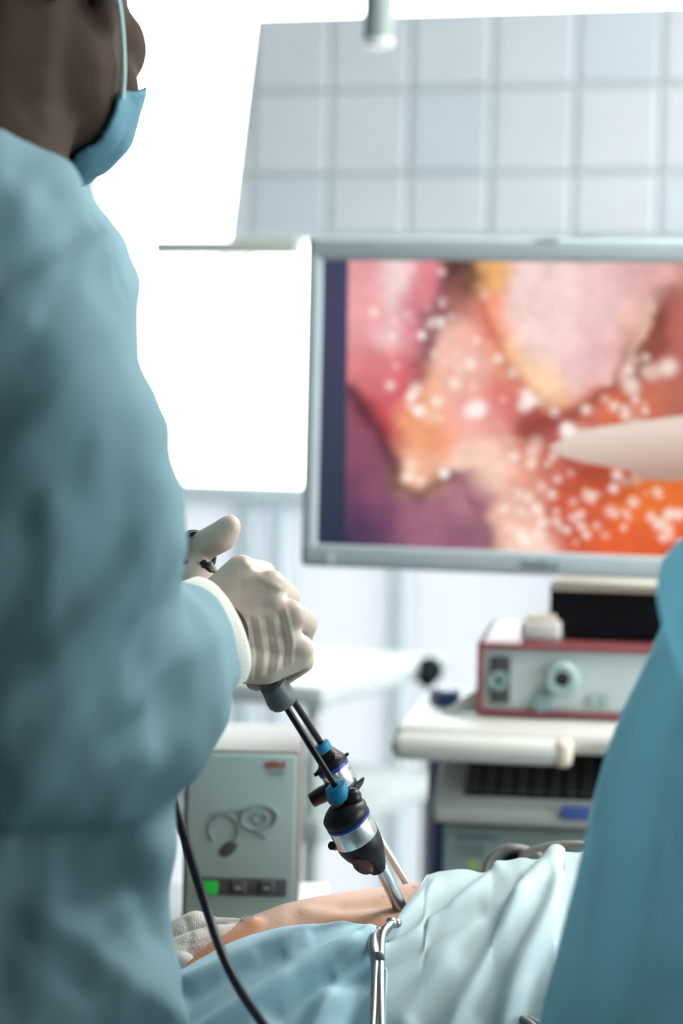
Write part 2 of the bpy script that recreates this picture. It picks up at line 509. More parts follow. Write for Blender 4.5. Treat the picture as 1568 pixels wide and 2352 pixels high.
for a, b in zip(xs[:-1], xs[1:]):
    part('frosted_pane', Geo().box(((a + b) / 2, YF, (ZSILL + ZR) / 2), b - a - 0.004, 0.006, ZR - ZSILL - 0.004, (1, 0, 0), (0, 1, 0)), M['frosted'], w1, smooth=False)
for a, b, top in ((XL + 0.05, xm - 0.02, 2.61), (xm + 0.02, XT_B, 2.61), (XT_B, XB - 0.05, ZT_B)):
    part('pane', Geo().box(((a + b) / 2, YF, (ZR + top) / 2), b - a - 0.01, 0.006, top - ZR - 0.03, (1, 0, 0), (0, 1, 0)), M['glass'], w1, smooth=False)
part('pane', Geo().box(((XT_T + X1) / 2, YF, (ZT_T + 2.61) / 2), X1 - XT_T, 0.006, 2.61 - ZT_T, (1, 0, 0), (0, 1, 0)), M['glass'], w1, smooth=False)

# venetian blind pulled up at the head of the window
xa, xb = W(372, 570).x, W(702, 570).x
zb_ = W(540, 562).z
bl = thing('window_blind', 'pale venetian blind with thin slats hung against the bright window left of monitor', 'blind', ((xa + xb) / 2, YW - 0.03, zb_))
part('head_rail', Geo().box(((xa + xb) / 2, YW - 0.03, zb_ - 0.008), xb - xa, 0.04, 0.03, (1, 0, 0), (0, 1, 0), UP, 0.004), M['blind'], bl)
for k in range(11):
    z = zb_ - 0.03 - k * 0.0125
    a, b = W(520 + max(0, k - 4) * 5, 640).x, W(592 + max(0, k - 6) * 4, 640).x
    part('slat', Geo().box(((a + b) / 2, YW - 0.03, z), b - a, 0.022, 0.0015, (1, 0, 0), (0, 1, -0.25), (0, 0.25, 1)), M['blind'], bl, smooth=False)
for px in (372, 520, 592):
    x = W(px + (8 if px == 372 else 0), 600).x
    part('cord', Geo().tube([(x, YW - 0.03, zb_ - 0.02), (x, YW - 0.03, zb_ - 0.165 + (0.09 if px == 372 else 0))], 0.0018, 6), M['blind'], bl)

# unseen panels added on the ceiling to carry the fill lights
for lx, ly, pw in FILL_LAMPS:
    t = thing('fill_panel', 'unseen rectangular fill light panel added on the ceiling ' + ('over the equipment tower' if ly > 3 else 'over the operating table'), 'light', (lx, ly, ZC), 'added fill light panels')
    part('housing', Geo().box((lx, ly, ZC - 0.02), 0.66, 1.24, 0.04, (1, 0, 0), (0, 1, 0), UP, 0.004), M['pole'], t)
    part('diffuser', Geo().box((lx, ly, ZC - 0.045), 0.58, 1.14, 0.012, (1, 0, 0), (0, 1, 0), UP, 0.002), M['fillglow'], t)

# hanging lamp tube
D = 3.2
c0, c1 = P(874, -60, D), P(869, 92, D)
ax = Vector((0, 0, -1)); rr = 35 / F * D
t = thing('lamp_pendant', 'grey-green cylindrical lamp pendant with a pale tip hanging over the monitor', 'lamp', (c1.x, c1.y, ZC))
part('tube', Geo().lathe((c1.x, c1.y, ZC), ax, [(0, rr * 1.9), (0.03, rr * 1.9), (0.04, rr), (ZC - c1.z, rr)]), M['lamptube'], t)
part('tip', Geo().lathe((c1.x, c1.y, c1.z), ax, [(0, rr * 1.02), (0.004, rr * 1.08), (0.008, rr * 0.9), (0.011, rr * 0.4)]), M['lamptip'], t, label='pale glossy rounded tip')

# ------------------------------------------------------------------ strokes of lettering too blurred to read
def lettering(name, c, X, Z, N, w, h, m, parent, n=6, label=None, seed=1):
    rnd = random.Random(seed); g = Geo(); X, Z, N = Vector(X), Vector(Z), Vector(N)
    cw = w / n
    for i in range(n):
        o = Vector(c) + X * (-w / 2 + cw * (i + 0.5)); st = cw * 0.24
        for dx in (-0.26, 0.2):
            hh = h * rnd.uniform(0.55, 1.0)
            g.box(o + X * cw * dx + Z * (hh - h) / 2 + N * 0.0004, st, 0.0012, hh, X, N, Z)
        if rnd.random() < 0.7: g.box(o + Z * h * rnd.choice((-0.4, 0, 0.4)) + N * 0.0004, cw * 0.6, 0.0012, h * 0.16, X, N, Z)
    return part(name, g, m, parent, label, smooth=False)

# ------------------------------------------------------------------ monitor
ph = math.radians(14)
mX = RH * math.cos(ph) - FH * math.sin(ph)      # along the monitor, right side nearer
mN = -(FH * math.cos(ph) + RH * math.sin(ph))   # towards the viewer
mZ = UP
DM = 2.82
MC = P(698, 925, DM)                             # middle of its left edge
def mon(px, py):
    """point of the monitor's front plane seen at a pixel"""
    d = P(px, py, 1.0) - CO
    return CO + d * ((MC - CO).dot(mN) / d.dot(mN))
def muv(px, py):
    q = mon(px, py) - MC; return q.dot(mX), q.dot(mZ)
zt, zb2 = muv(705, 545)[1], muv(690, 1300)[1]
su0 = muv(733, 925)[0]; szt = muv(760, 598)[1]; szb = muv(760, 1250)[1]
sw = (szt - szb) * 1.5
mw = sw + 2 * su0
mo = thing('monitor', 'large pale-grey flat monitor showing a pink keyhole surgery picture', 'monitor', MC + mX * mw / 2 + mZ * zb2)
def mp(u, z, n=0.0): return MC + mX * u + mZ * z + mN * n
g = Geo()
def mbar(u0, u1, z0, z1): g.box(mp((u0 + u1) / 2, (z0 + z1) / 2, -0.02), u1 - u0, 0.045, z1 - z0, mX, -mN, mZ, 0.006)
mbar(0, mw, szt, zt); mbar(0, mw, zb2, szb); mbar(0, su0, zb2, zt); mbar(mw - su0, mw, zb2, zt)
part('bezel', g, M['bezel'], mo)
part('back_shell', Geo().box(mp(mw / 2, (zt + zb2) / 2, -0.06), mw * 0.97, 0.04, (zt - zb2) * 0.96, mX, -mN, mZ, 0.012), M['bezel'], mo)
lettering('logo', mp(muv(1240, 1295)[0], muv(1240, 1296)[1], 0.0026), mX, mZ, mN, 0.044, 0.011, M['greyink'], mo, 7, 'grey maker lettering under the picture', 3)
lettering('mark', mp(muv(1258, 552)[0], muv(1258, 552)[1], 0.0026), mX, mZ, mN, 0.026, 0.005, M['greyink'], mo, 5, 'small grey mark on the top edge', 4)
part('button', Geo().lathe(mp(muv(757, 1283)[0], muv(757, 1283)[1], 0.002), mN, [(0, 0.007), (0.0015, 0.007), (0.002, 0.005)], 20), M['bezel'], mo)
# the picture, painted on a fine grid
NX, NY = 300, 200
uu, zz = np.meshgrid(np.linspace(su0, su0 + sw, NX), np.linspace(szt, szb, NY))
sv = np.array(MC)[None] + uu.reshape(-1, 1) * np.array(mX) + zz.reshape(-1, 1) * np.array(mZ) + (-0.004) * np.array(mN)
q = project(sv); px, py = q[:, 0], q[:, 1]
def vnoise(x, y, s, seed):
    r = np.random.default_rng(seed).random((64, 64))
    x, y = x / s, y / s; xi, yi = np.floor(x).astype(int), np.floor(y).astype(int); fx, fy = x - xi, y - yi
    fx, fy = fx * fx * (3 - 2 * fx), fy * fy * (3 - 2 * fy); xi, yi = xi % 64, yi % 64; x2, y2 = (xi + 1) % 64, (yi + 1) % 64
    return (r[yi, xi] * (1 - fx) + r[yi, x2] * fx) * (1 - fy) + (r[y2, xi] * (1 - fx) + r[y2, x2] * fx) * fy
wxp = px + (vnoise(px, py, 60, 1) - .5) * 26 + (vnoise(px, py, 22, 2) - .5) * 14
wyp = py + (vnoise(px, py, 60, 3) - .5) * 26 + (vnoise(px, py, 22, 4) - .5) * 14
BL = [  # x, y, rx, ry, angle, srgb, weight
    (860, 700, 60, 140, 0, (228, 158, 162), 3), (910, 650, 35, 90, 0, (246, 226, 224), 2.4), (890, 780, 35, 40, 0, (248, 224, 220), 1.2),
    (960, 680, 40, 110, 8, (220, 130, 140), 2), (870, 850, 60, 60, 0, (214, 116, 122), 2), (920, 900, 60, 60, 30, (208, 92, 100), 2),
    (870, 970, 30, 70, -30, (196, 70, 70), 1.6), (990, 760, 30, 60, 20, (150, 100, 108), 1.6), (1060, 640, 30, 45, 0, (120, 70, 66), 2.2),
    (1050, 690, 40, 50, 0, (172, 104, 92), 1.6), (1060, 790, 60, 70, 0, (236, 182, 168), 2.6), (1110, 760, 35, 60, -20, (212, 110, 108), 1.5),
    (1130, 630, 45, 35, 0, (240, 178, 110), 2), (1130, 720, 40, 60, 0, (236, 150, 116), 2), (1170, 830, 35, 90, -35, (240, 190, 140), 2),
    (1280, 730, 90, 160, 0, (240, 206, 200), 5), (1390, 680, 90, 110, 0, (234, 192, 190), 4), (1250, 640, 60, 50, 0, (240, 210, 206), 3),
    (1350, 820, 70, 80, 20, (228, 178, 180), 3), (1490, 640, 70, 50, 0, (222, 170, 168), 2.4), (1270, 890, 70, 40, 30, (242, 200, 140), 2.4),
    (1440, 760, 30, 130, 28, (226, 170, 150), 1.8), (1500, 780, 30, 100, 22, (150, 72, 60), 2.2), (1560, 800, 50, 150, 0, (176, 96, 86), 2.2),
    (1160, 900, 50, 60, -30, (206, 96, 92), 1.8), (1060, 880, 60, 60, 0, (238, 180, 164), 2.4), (1000, 920, 50, 60, 0, (238, 176, 140), 2),
    (960, 960, 50, 60, 0, (238, 160, 116), 2), (1090, 955, 70, 60, 0, (232, 158, 152), 2.6), (1020, 1010, 50, 40, 0, (236, 140, 100), 1.6),
    (960, 1085, 60, 50, 0, (240, 180, 148), 3.2), (1110, 1055, 90, 50, 30, (246, 206, 186), 3), (850, 1080, 50, 120, 0, (136, 76, 100), 3),
    (850, 1190, 70, 60, 0, (112, 64, 100), 3), (960, 1210, 100, 60, 0, (156, 98, 120), 3), (1070, 1160, 50, 60, 0, (172, 116, 132), 2.6),
    (1080, 1240, 60, 40, 0, (138, 84, 112), 2), (1240, 960, 50, 50, 0, (150, 50, 44), 2.6), (1310, 940, 50, 40, 0, (176, 60, 50), 2.4),
    (1400, 930, 70, 40, 0, (206, 100, 64), 2.2), (1500, 930, 60, 50, 0, (200, 110, 84), 2), (1280, 1060, 60, 50, 0, (196, 100, 86), 2.2),
    (1200, 1080, 60, 50, 0, (214, 130, 108), 2), (1380, 1110, 80, 40, 0, (190, 74, 40), 2.4), (1510, 1150, 90, 50, 0, (226, 110, 36), 3),
    (1300, 1190, 80, 60, 0, (200, 84, 56), 2.6), (1430, 1240, 90, 50, 0, (222, 92, 40), 2.8), (1200, 1210, 70, 80, 0, (236, 186, 168), 3),
    (1640, 1200, 90, 120, 0, (214, 90, 40), 2.4), (1680, 800, 90, 160, 0, (190, 110, 90), 2.4)]
num = np.zeros((len(px), 3)); den = np.full(len(px), 1e-6)
for x, y, rx, ry, an, c, w_ in BL:
    a = math.radians(an); dx, dy = wxp - x, wyp - y
    ex, ey = dx * math.cos(a) + dy * math.sin(a), -dx * math.sin(a) + dy * math.cos(a)
    k = w_ * np.exp(-1.6 * ((ex / rx) ** 2 + (ey / ry) ** 2)); num += k[:, None] * np.array(srgb(*c)); den += k
C = num / den[:, None]
def blend(c, k): 
    global C
    C = C * (1 - k[:, None]) + np.array(srgb(*c)) * k[:, None]
pw = np.c_[wxp, wyp]
for line, wd, c, k in [
    ([(800, 905), (850, 960), (890, 1040), (905, 1110), (960, 1145), (1010, 1110), (1040, 1095)], 14, (60, 26, 40), .8),
    ([(1040, 1095), (1085, 1110), (1110, 1180), (1130, 1260)], 12, (110, 50, 66), .6),
    ([(1025, 640), (1010, 720), (985, 790), (950, 880)], 15, (104, 62, 74), .6),
    ([(1040, 610), (1085, 612), (1095, 660)], 16, (52, 34, 36), .8),
    ([(1110, 700), (1150, 820), (1200, 900), (1250, 955)], 11, (180, 56, 50), .6),
    ([(1250, 955), (1310, 960), (1400, 900), (1440, 820), (1500, 740)], 12, (130, 40, 34), .7),
    ([(1520, 690), (1490, 800), (1440, 890)], 20, (120, 56, 40), .6),
    ([(1425, 870), (1470, 760), (1490, 700)], 7, (240, 206, 176), .6),
    ([(1240, 1010), (1330, 1080), (1460, 1105)], 12, (130, 50, 40), .6),
    ([(800, 1120), (830, 1200), (900, 1250)], 26, (70, 44, 84), .6),
    ([(800, 900), (850, 960)], 14, (60, 34, 52), .6)]:
    blend(c, .85 * k * np.exp(-(seg_dist(pw, line) / (wd * 1.35)) ** 2))
C *= (0.93 + 0.14 * vnoise(px, py, 16, 9))[:, None] * (0.9 + 0.2 * vnoise(px, py, 45, 10))[:, None]
rs = np.random.default_rng(11)
def spots(x, y, sx, sy, n, r0, r1):
    for _ in range(n):
        cx, cy, r = rs.normal(x, sx), rs.normal(y, sy), rs.uniform(r0, r1)
        blend((255, 240, 228), rs.uniform(.25, .75) * np.exp(-(((px - cx) ** 2 + (py - cy) ** 2) / r ** 2) ** 1.5))
spots(1220, 1210, 32, 50, 29, 6.8, 16.8); spots(1310, 1180, 60, 60, 25, 5.4, 12.6); spots(1460, 1150, 50, 40, 15, 5.4, 14.0)
spots(1010, 720, 18, 60, 10, 5.4, 11.2); spots(1220, 920, 20, 20, 5, 8.1, 16.8); spots(1310, 990, 20, 16, 4, 8.1, 18.2); spots(1440, 930, 40, 24, 12, 6.8, 14.0)
spots(1240, 1050, 40, 40, 7, 8.1, 19.6); spots(1490, 860, 26, 26, 9, 9.5, 21.0); spots(1080, 900, 60, 60, 9, 8.1, 18.2); spots(950, 1090, 20, 18, 4, 6.8, 14.0)
spots(1540, 1220, 20, 30, 9, 8.1, 16.8); spots(960, 920, 40, 40, 5, 8.1, 14.0); spots(1090, 800, 40, 60, 11, 5.4, 11.2); spots(900, 780, 30, 40, 6, 5.4, 12.6)
for x, y, r in ((1095, 940, 22), (960, 945, 12), (1020, 1087, 13), (1305, 990, 20), (1215, 920, 17), (945, 910, 12), (968, 770, 10)):
    blend((255, 244, 238), 0.9 * np.exp(-(((px - x) ** 2 + (py - y) ** 2) / r ** 2) ** 2))
# the pale instrument reaching in from the right
def inside(poly):
    k = np.zeros(len(px), bool); n = len(poly)
    for i in range(n):
        (xa, ya), (xb_, yb) = poly[i], poly[(i + 1) % n]
        hit = ((ya > py) != (yb > py)) & (px < (xb_ - xa) * (py - ya) / (yb - ya + 1e-9) + xa); k ^= hit
    return k
tool = [(1258, 1026), (1290, 1010), (1350, 985), (1450, 970), (1568, 955), (1800, 935), (1800, 1115), (1568, 1105), (1475, 1104), (1440, 1080), (1340, 1062), (1290, 1048)]
k = inside(tool).astype(float)
sh = np.clip((py - (1000 - (px - 1300) * 0.09)) / 110, 0, 1)
tc_ = np.array(srgb(226, 208, 196)) * (1 - sh)[:, None] + np.array(srgb(178, 142, 128)) * sh[:, None]
C = C * (1 - k[:, None]) + tc_ * k[:, None]
# dark strip beside the picture
edge = 800 - 8 * (py - 598) / 680
kd = np.clip((edge - px) / 6 + .5, 0, 1)
dk = np.array(srgb(62, 64, 92)) * np.clip((1250 - py) / 500, 0, 1)[:, None] + np.array(srgb(38, 52, 66)) * np.clip(1 - (1250 - py) / 500, 0, 1)[:, None]
C = C * (1 - kd[:, None]) + dk * kd[:, None]
kc = np.exp(-(np.hypot((px - 780) / 100, (py - 1260) / 70)) ** 2) * 0.9
blend((36, 44, 74), np.clip(kc, 0, 1))
me = bpy.data.meshes.new('picture')
me.from_pydata([tuple(v) for v in sv], [], [[j * NX + i, (j + 1) * NX + i, (j + 1) * NX + i + 1, j * NX + i + 1] for j in range(NY - 1) for i in range(NX - 1)])
scr = link('screen', me, M['screen'], mo, None, False); scr['label'] = 'lit screen showing pink and orange tissue and a pale instrument tip'
tint(me, np.clip(C, 0, 1))
sb = mp(mw * 0.5, 0, -0.58); sb.z = 0
part('stand_pole', Geo().lathe(sb + UP * 0.03, UP, [(0, 0.025), (1.25, 0.025)]), M['pole'], mo)
part('stand_base', Geo().lathe(sb, UP, [(0, 0.24), (0.02, 0.24), (0.04, 0.08), (0.05, 0.03)], 32), M['pole'], mo)
part('stand_arm', Geo().box(Vector((sb.x, sb.y, 1.24)) + mN * 0.25, 0.07, 0.52, 0.05, mX, -mN, mZ, 0.006), M['darkgrey'], mo)

# ------------------------------------------------------------------ equipment tower behind the patient
cX = RH * math.cos(math.radians(7)) - FH * math.sin(math.radians(7))
cN = -(FH * math.cos(math.radians(7)) + RH * math.sin(math.radians(7)))
cY = -cN
DC = 2.72
def plane_pt(px, py, o, n):
    d = P(px, py, 1.0) - CO; return CO + d * ((o - CO).dot(n) / d.dot(n))
# light source with dark red case
O1 = P(1100, 1560, DC)
a_, b_ = plane_pt(1097, 1475, O1, cN), plane_pt(1102, 1640, O1, cN)
zu, zl = a_.z, b_.z
du = 0.285
base = a_.copy(); base.z = 0
def c1(u, z, n=0.0): return Vector((a_.x, a_.y, 0)) + cX * u + UP * z + cN * n
dv = thing('light_source', 'pale control unit in dark red case with round socket on upper tower shelf', 'medical device', c1(du / 2, zl, -0.14))
g = Geo(); e = 0.006
for u0, u1, z0, z1 in ((0, du, zu - e, zu), (0, du, zl, zl + e), (0, e, zl, zu), (du - e, du, zl, zu)):
    g.box(c1((u0 + u1) / 2, (z0 + z1) / 2, -0.14), u1 - u0, 0.29, z1 - z0, cX, cY, UP, 0.001)
part('case', g, M['red'], dv, 'dark red case edges')
part('front_panel', Geo().box(c1(du / 2, (zu + zl) / 2, -0.14), du - 2 * e, 0.275, zu - zl - 2 * e, cX, cY, UP, 0.002), M['panel2'], dv)
def on1(px, py): 
    p = plane_pt(px, py, O1, cN); return p
pp = on1(1148, 1562)
part('socket_plate', Geo().box(pp + cN * -0.001, 0.022, 0.006, 0.052, cX, cY, UP, 0.001), M['button'], dv)
part('socket', Geo().lathe(on1(1145, 1562) + cN * 0.002, cN, [(0, 0.011), (0.006, 0.011), (0.006, 0.005), (0.001, 0.004)], 24), M['greyink'], dv)
part('knob', Geo().lathe(on1(1290, 1558), cN, [(0, 0.020), (0.010, 0.020), (0.014, 0.016), (0.014, 0.009), (0.004, 0.008)], 32), M['panel'], dv, 'round light guide socket')
part('knob', Geo().lathe(on1(1290, 1558) + cN * 0.004, cN, [(0, 0.0085), (0.003, 0.0085), (0.003, 0.003)], 20), M['button'], dv, 'dark socket centre')
part('switch', Geo().lathe(on1(1243, 1612), cN, [(0, 0.011), (0.005, 0.011), (0.006, 0.006)], 20), M['greyink'], dv)
for px in (1362, 1388):
    part('button', Geo().lathe(on1(px, 1610), cN, [(0, 0.006), (0.002, 0.006), (0.0025, 0.004)], 16), M['panel'], dv)
# black box on it
O2 = P(1265, 1400, DC + 0.05)
a2, b2 = plane_pt(1263, 1356, O2, cN), plane_pt(1263, 1444, O2, cN)
bb = thing('video_recorder', 'small black box with a beige lid standing on the red-edged unit', 'medical device', Vector((a2.x, a2.y, zu)) + cX * 0.1 - cN * 0.08)
def c2(u, z, n=0.0): return Vector((a2.x, a2.y, 0)) + cX * u + UP * z + cN * n
part('body', Geo().box(c2(0.11, (a2.z + zu) / 2 + 0.003, -0.08), 0.22, 0.16, a2.z - zu - 0.006, cX, cY, UP, 0.002), M['blackm'], bb)
part('lid', Geo().box(c2(0.11, a2.z + 0.003, -0.08), 0.222, 0.162, 0.006, cX, cY, UP, 0.002), M['cartbeige'], bb)
for u in (0.015, 0.205):
    for n in (-0.02, -0.14): part('foot', Geo().lathe(c2(u, zu + 0.0003, n), UP, [(0, 0.006), (0.004, 0.006)], 12), M['darkgrey'], bb)
wbx = on1(1238, 1450)
bx_ = thing('white_box', 'low white plastic dish lying on the red-edged unit beside black box', 'box', wbx - cN * 0.06 + UP * (zu - wbx.z))
p0 = Vector((wbx.x, wbx.y, zu)) - cN * 0.06
part('dish', Geo().box(p0 + UP * 0.012, 0.046, 0.06, 0.022, cX, cY, UP, 0.005), M['cart'], bx_)
part('lid', Geo().box(p0 + UP * 0.026, 0.034, 0.05, 0.006, cX, cY, UP, 0.0025), M['cartbeige'], bx_)

# tower: shelves and posts
tw = thing('equipment_tower', 'white shelved equipment tower with navy and lilac posts right of centre', 'cart', c1(0.2, 0, -0.2))
TOPZ = zl - 0.002
fr = plane_pt(900, 1690, P(900, 1690, DC - 0.10), cN)
def ct(px, n_off):      # point on a vertical plane n_off in front of the unit's face
    o = O1 + cN * n_off; return plane_pt(px, 1600, o, cN)
g = Geo()
lf = ct(905, 0.10)
g.box(Vector((lf.x, lf.y, TOPZ - 0.014)) + cX * 0.30 - cN * 0.20, 0.60, 0.40, 0.026, cX, cY, UP, 0.012)
part('shelf', g, M['cart'], tw)
part('handle', Geo().box(Vector((lf.x, lf.y, TOPZ - 0.022)) + cX * 0.095 + cN * 0.012, 0.19, 0.034, 0.028, cX, cY, UP, 0.012), M['cart'], tw)
part('handle_end', Geo().box(Vector((lf.x, lf.y, TOPZ - 0.022)) + cX * 0.185 + cN * 0.012, 0.02, 0.036, 0.03, cX, cY, UP, 0.008), M['cartbeige'], tw)
pst = ct(1000, -0.12); pst2 = ct(1030, -0.10)
part('post', Geo().box(Vector((pst.x, pst.y, 0.56)), 0.012, 0.03, 0.96, cX, cY, UP, 0.003), M['lilac'], tw)
part('post', Geo().box(Vector((pst2.x, pst2.y, 0.56)), 0.022, 0.05, 0.96, cX, cY, UP, 0.003), M['navy'], tw)
pst3 = pst2 + cX * 0.52
part('post', Geo().box(Vector((pst3.x, pst3.y, 0.56)), 0.022, 0.05, 0.96, cX, cY, UP, 0.003), M['navy'], tw)
# slanting gusset beside the unit
gs = [on1(1094, 1585), on1(1094, 1640), on1(1012, 1642)]
gs = [Vector((p.x, p.y, max(p.z, TOPZ))) for p in gs]
part('gusset', Geo().slab([p - cN * 0.02 for p in gs], cN * 0.008), M['cart'], tw, smooth=False)
# lower deck
part('shelf', Geo().box(Vector((pst2.x, pst2.y, 0.0)) + cX * 0.27 + UP * 0.60, 0.54, 0.40, 0.022, cX, cY, UP, 0.006), M['cart'], tw)
part('base', Geo().box(Vector((pst2.x, pst2.y, 0.0)) + cX * 0.27 + UP * 0.10, 0.56, 0.50, 0.05, cX, cY, UP, 0.012), M['cart'], tw)
for u in (0.03, 0.51):
    for n in (-0.2, 0.2):
        part('caster', Geo().lathe(Vector((pst2.x, pst2.y, 0.04)) + cX * (u - 0.012) + cY * n, cX, [(0, 0.03), (0.002, 0.038), (0.022, 0.038), (0.024, 0.03)], 20), M['darkgrey'], tw)
# keyboard drawer
KD = DC - 0.05
OK_ = P(1010, 1850, KD)
kl = plane_pt(1002, 1860, OK_, cN); kz = kl.z
zk = plane_pt(1100, 1880, OK_, cN).z
kb = thing('keyboard', 'dark-keyed keyboard in a rounded white tray under the upper shelf', 'keyboard', kl + cX * 0.15)
def ck(u, n, z): return Vector((kl.x, kl.y, 0)) + cX * u + cN * n + UP * z
tilt = math.radians(21)
kY = cY * math.cos(tilt) + UP * math.sin(tilt); kZ = UP * math.cos(tilt) - cY * math.sin(tilt)
K0 = ck(0.0, 0.0, zk + 0.016)
part('tray', Geo().box(K0 + cX * 0.16 + kY * 0.09 - kZ * 0.012, 0.33, 0.20, 0.022, cX, kY, kZ, 0.0085), M['cart'], kb)
part('well', Geo().box(K0 + cX * 0.165 + kY * 0.088 + kZ * -0.0012, 0.272, 0.138, 0.004, cX, kY, kZ, 0.001), M['blackm'], kb)
for r in range(6):
    for c in range(15):
        part('key', Geo().box(K0 + cX * (0.038 + c * 0.018) + kY * (0.030 + r * 0.0205) + kZ * 0.0035, 0.0145, 0.0165, 0.007, cX, kY, kZ, 0.0015), M['key'], kb)
fp = plane_pt(1325, 1866, OK_ + cN * 0.004, cN)
part('sticker', Geo().box(ck((fp - kl).dot(cX), 0.0095, zk + 0.012), 0.034, 0.004, 0.016, cX, cY, UP, 0.001), M['bluelabel'], kb, 'blue label on the front edge')
# lower unit under the keyboard
OL = P(1020, 1950, DC)
l0, l1 = plane_pt(1018, 1895, OL, cN), plane_pt(1018, 2100, OL, cN)
lu = thing('insufflator', 'pale boxed unit with faint blue lettering and lime dot under the keyboard', 'medical device', Vector((l0.x, l0.y, 0.611)) + cX * 0.17)
def cl(u, z, n=0.0): return Vector((l0.x, l0.y, 0)) + cX * u + UP * z + cN * n
part('case', Geo().box(cl(0.17, (0.613 + l0.z) / 2, -0.13), 0.34, 0.26, l0.z - 0.613, cX, cY, UP, 0.004), M['panel'], lu)
lettering('lettering', plane_pt(1095, 1922, OL, cN) + cN * 0.0006, cX, UP, cN, 0.046, 0.008, M['blueink'], lu, 10, 'faint blue lettering', 5)
for i, y in enumerate((1945, 1953, 1965)):
    lettering('lettering', plane_pt(1080, y, OL, cN) + cN * 0.0006, cX, UP, cN, 0.034, 0.0022, M['greyink'], lu, 16, None, 6 + i)
pl = plane_pt(1087, 1985, OL, cN)
part('sticker', Geo().lathe(pl, cN, [(0, 0.0055), (0.0008, 0.0055), (0.001, 0.004)], 20), M['lime'], lu, 'round lime sticker')
for px in (1185, 1290):
    part('outlet', Geo().lathe(plane_pt(px, 1985, OL, cN), cN, [(0, 0.016), (0.006, 0.016), (0.008, 0.010), (0.001, 0.009)], 24), M['blackm'], lu)
# dark sheet standing in for the shaded gap above the lower unit
part('shelf', Geo().box(cl(0.17, l0.z + 0.006, -0.14), 0.36, 0.26, 0.008, cX, cY, UP, 0.002), M['darkgrey'], tw, 'thin dark sheet for the shaded gap under the keyboard')

# ------------------------------------------------------------------ white two-shelf trolley beyond the hand
yv = math.radians(22)
tX = RH * math.cos(yv) - FH * math.sin(yv) * -1     # front edge runs left and away
tX = (RH * math.cos(yv) - FH * math.sin(yv)).normalized()
tY = (FH * math.cos(yv) + RH * math.sin(yv)).normalized()
zt1 = CAM_Z - 0.395
cor = at_height(742, 1580, zt1)
tr = thing('instrument_trolley', 'white two-shelf trolley standing before the frosted window', 'trolley', (cor.x, cor.y, 0))
def tp(u, v, z): return Vector((cor.x, cor.y, 0)) - tX * u + tY * v + UP * z
part('top_shelf', Geo().box(tp(0.3, 0.26, zt1 - 0.014), 0.60, 0.52, 0.030, tX, tY, UP, 0.006), M['pole'], tr)
zt2 = zt1 - 0.185
part('lower_shelf', Geo().box(tp(0.3, 0.26, zt2 - 0.018), 0.60, 0.52, 0.036, tX, tY, UP, 0.006), M['pole'], tr)
for u in (0.02, 0.58):
    for v in (0.02, 0.50):
        lg = part('leg', Geo().lathe(tp(u, v, zt1 - 0.03), (0, 0, -1), [(0, 0.012), (zt1 - 0.11, 0.012)], 16), M['pole'], tr)
        part('caster', Geo().lathe(tp(u, v, 0.04) - tX * 0.012, tX, [(0, 0.03), (0.002, 0.038), (0.022, 0.038), (0.024, 0.03)], 20), M['darkgrey'], lg)
kn = at_height(990, 1552, zt1 - 0.0)
part('clamp_knob', Geo().ball(tp(-0.012, 0.40, zt1 - 0.012), 0.022).ball(tp(-0.02, 0.37, zt1 - 0.02), 0.016), M['blackm'], tr, 'black clamp knob on the right edge')

# ------------------------------------------------------------------ pump unit with the green lamp
pX = RH; pN = -FH; DP = 2.30
OP = P(550, 1900, DP)
p00, p11 = plane_pt(424, 1722, OP, pN), plane_pt(681, 2128, OP, pN)
pu0 = Vector((p00.x, p00.y, 0)); pw_ = (p11 - p00).dot(pX); pz1, pz0 = p00.z, p11.z
def cp(u, z, n=0.0): return pu0 + pX * u + UP * z + pN * n
pm = thing('irrigation_pump', 'tall grey-green pump unit with green lamp and two dark buttons at left', 'medical device', cp(pw_ / 2, pz0, -0.1))
part('case', Geo().box(cp(pw_ / 2, (pz0 + pz1) / 2, -0.105), pw_, 0.2, pz1 - pz0, pX, FH, UP, 0.003), M['casebrown'], pm)
part('front_panel', Geo().box(cp(pw_ / 2, (pz0 + pz1) / 2, -0.004), pw_ - 0.007, 0.006, pz1 - pz0 - 0.007, pX, FH, UP, 0.0015), M['panel'], pm)
def onp(px, py): return plane_pt(px, py, OP, pN)
lettering('lettering', onp(634, 1756), pX, UP, pN, 0.020, 0.0075, M['redink'], pm, 5, 'red lettering in the top corner', 12)
lettering('lettering', onp(640, 1775), pX, UP, pN, 0.015, 0.003, M['greyink'], pm, 6, None, 13)
g = Geo()
def loop(cx, cy, rx, ry, a0, a1, rot, r):
    pts = []
    for k in range(25):
        t = math.radians(a0 + (a1 - a0) * k / 24); ca, sa = math.cos(math.radians(rot)), math.sin(math.radians(rot))
        ex, ey = rx * math.cos(t), ry * math.sin(t)
        pts.append(onp(cx + ex * ca - ey * sa, cy + ex * sa + ey * ca) + pN * 0.0005)
    g.tube(pts, r, 6)
loop(595, 1878, 42, 28, 0, 360, -8, 0.0016); loop(598, 1880, 16, 11, 0, 360, -8, 0.0012); loop(515, 1905, 34, 34, 130, 420, 0, 0.0011)
g.tube([onp(480, 1868), onp(530, 1862), onp(580, 1858)], 0.0012, 6)
g.tube([onp(545, 1880), onp(575, 1905), onp(612, 1925)], 0.0010, 6)
part('diagram', g, M['greyink'], pm, 'line drawing of pump head and tubing')
part('emblem', Geo().ball(onp(524, 1950) + pN * 0.0, (0.010, 0.0016, 0.006), (pX * 0.8 + UP * 0.6, pN, UP * 0.8 - pX * 0.6)), M['button'], pm, 'dark slanted patch on the drawing')
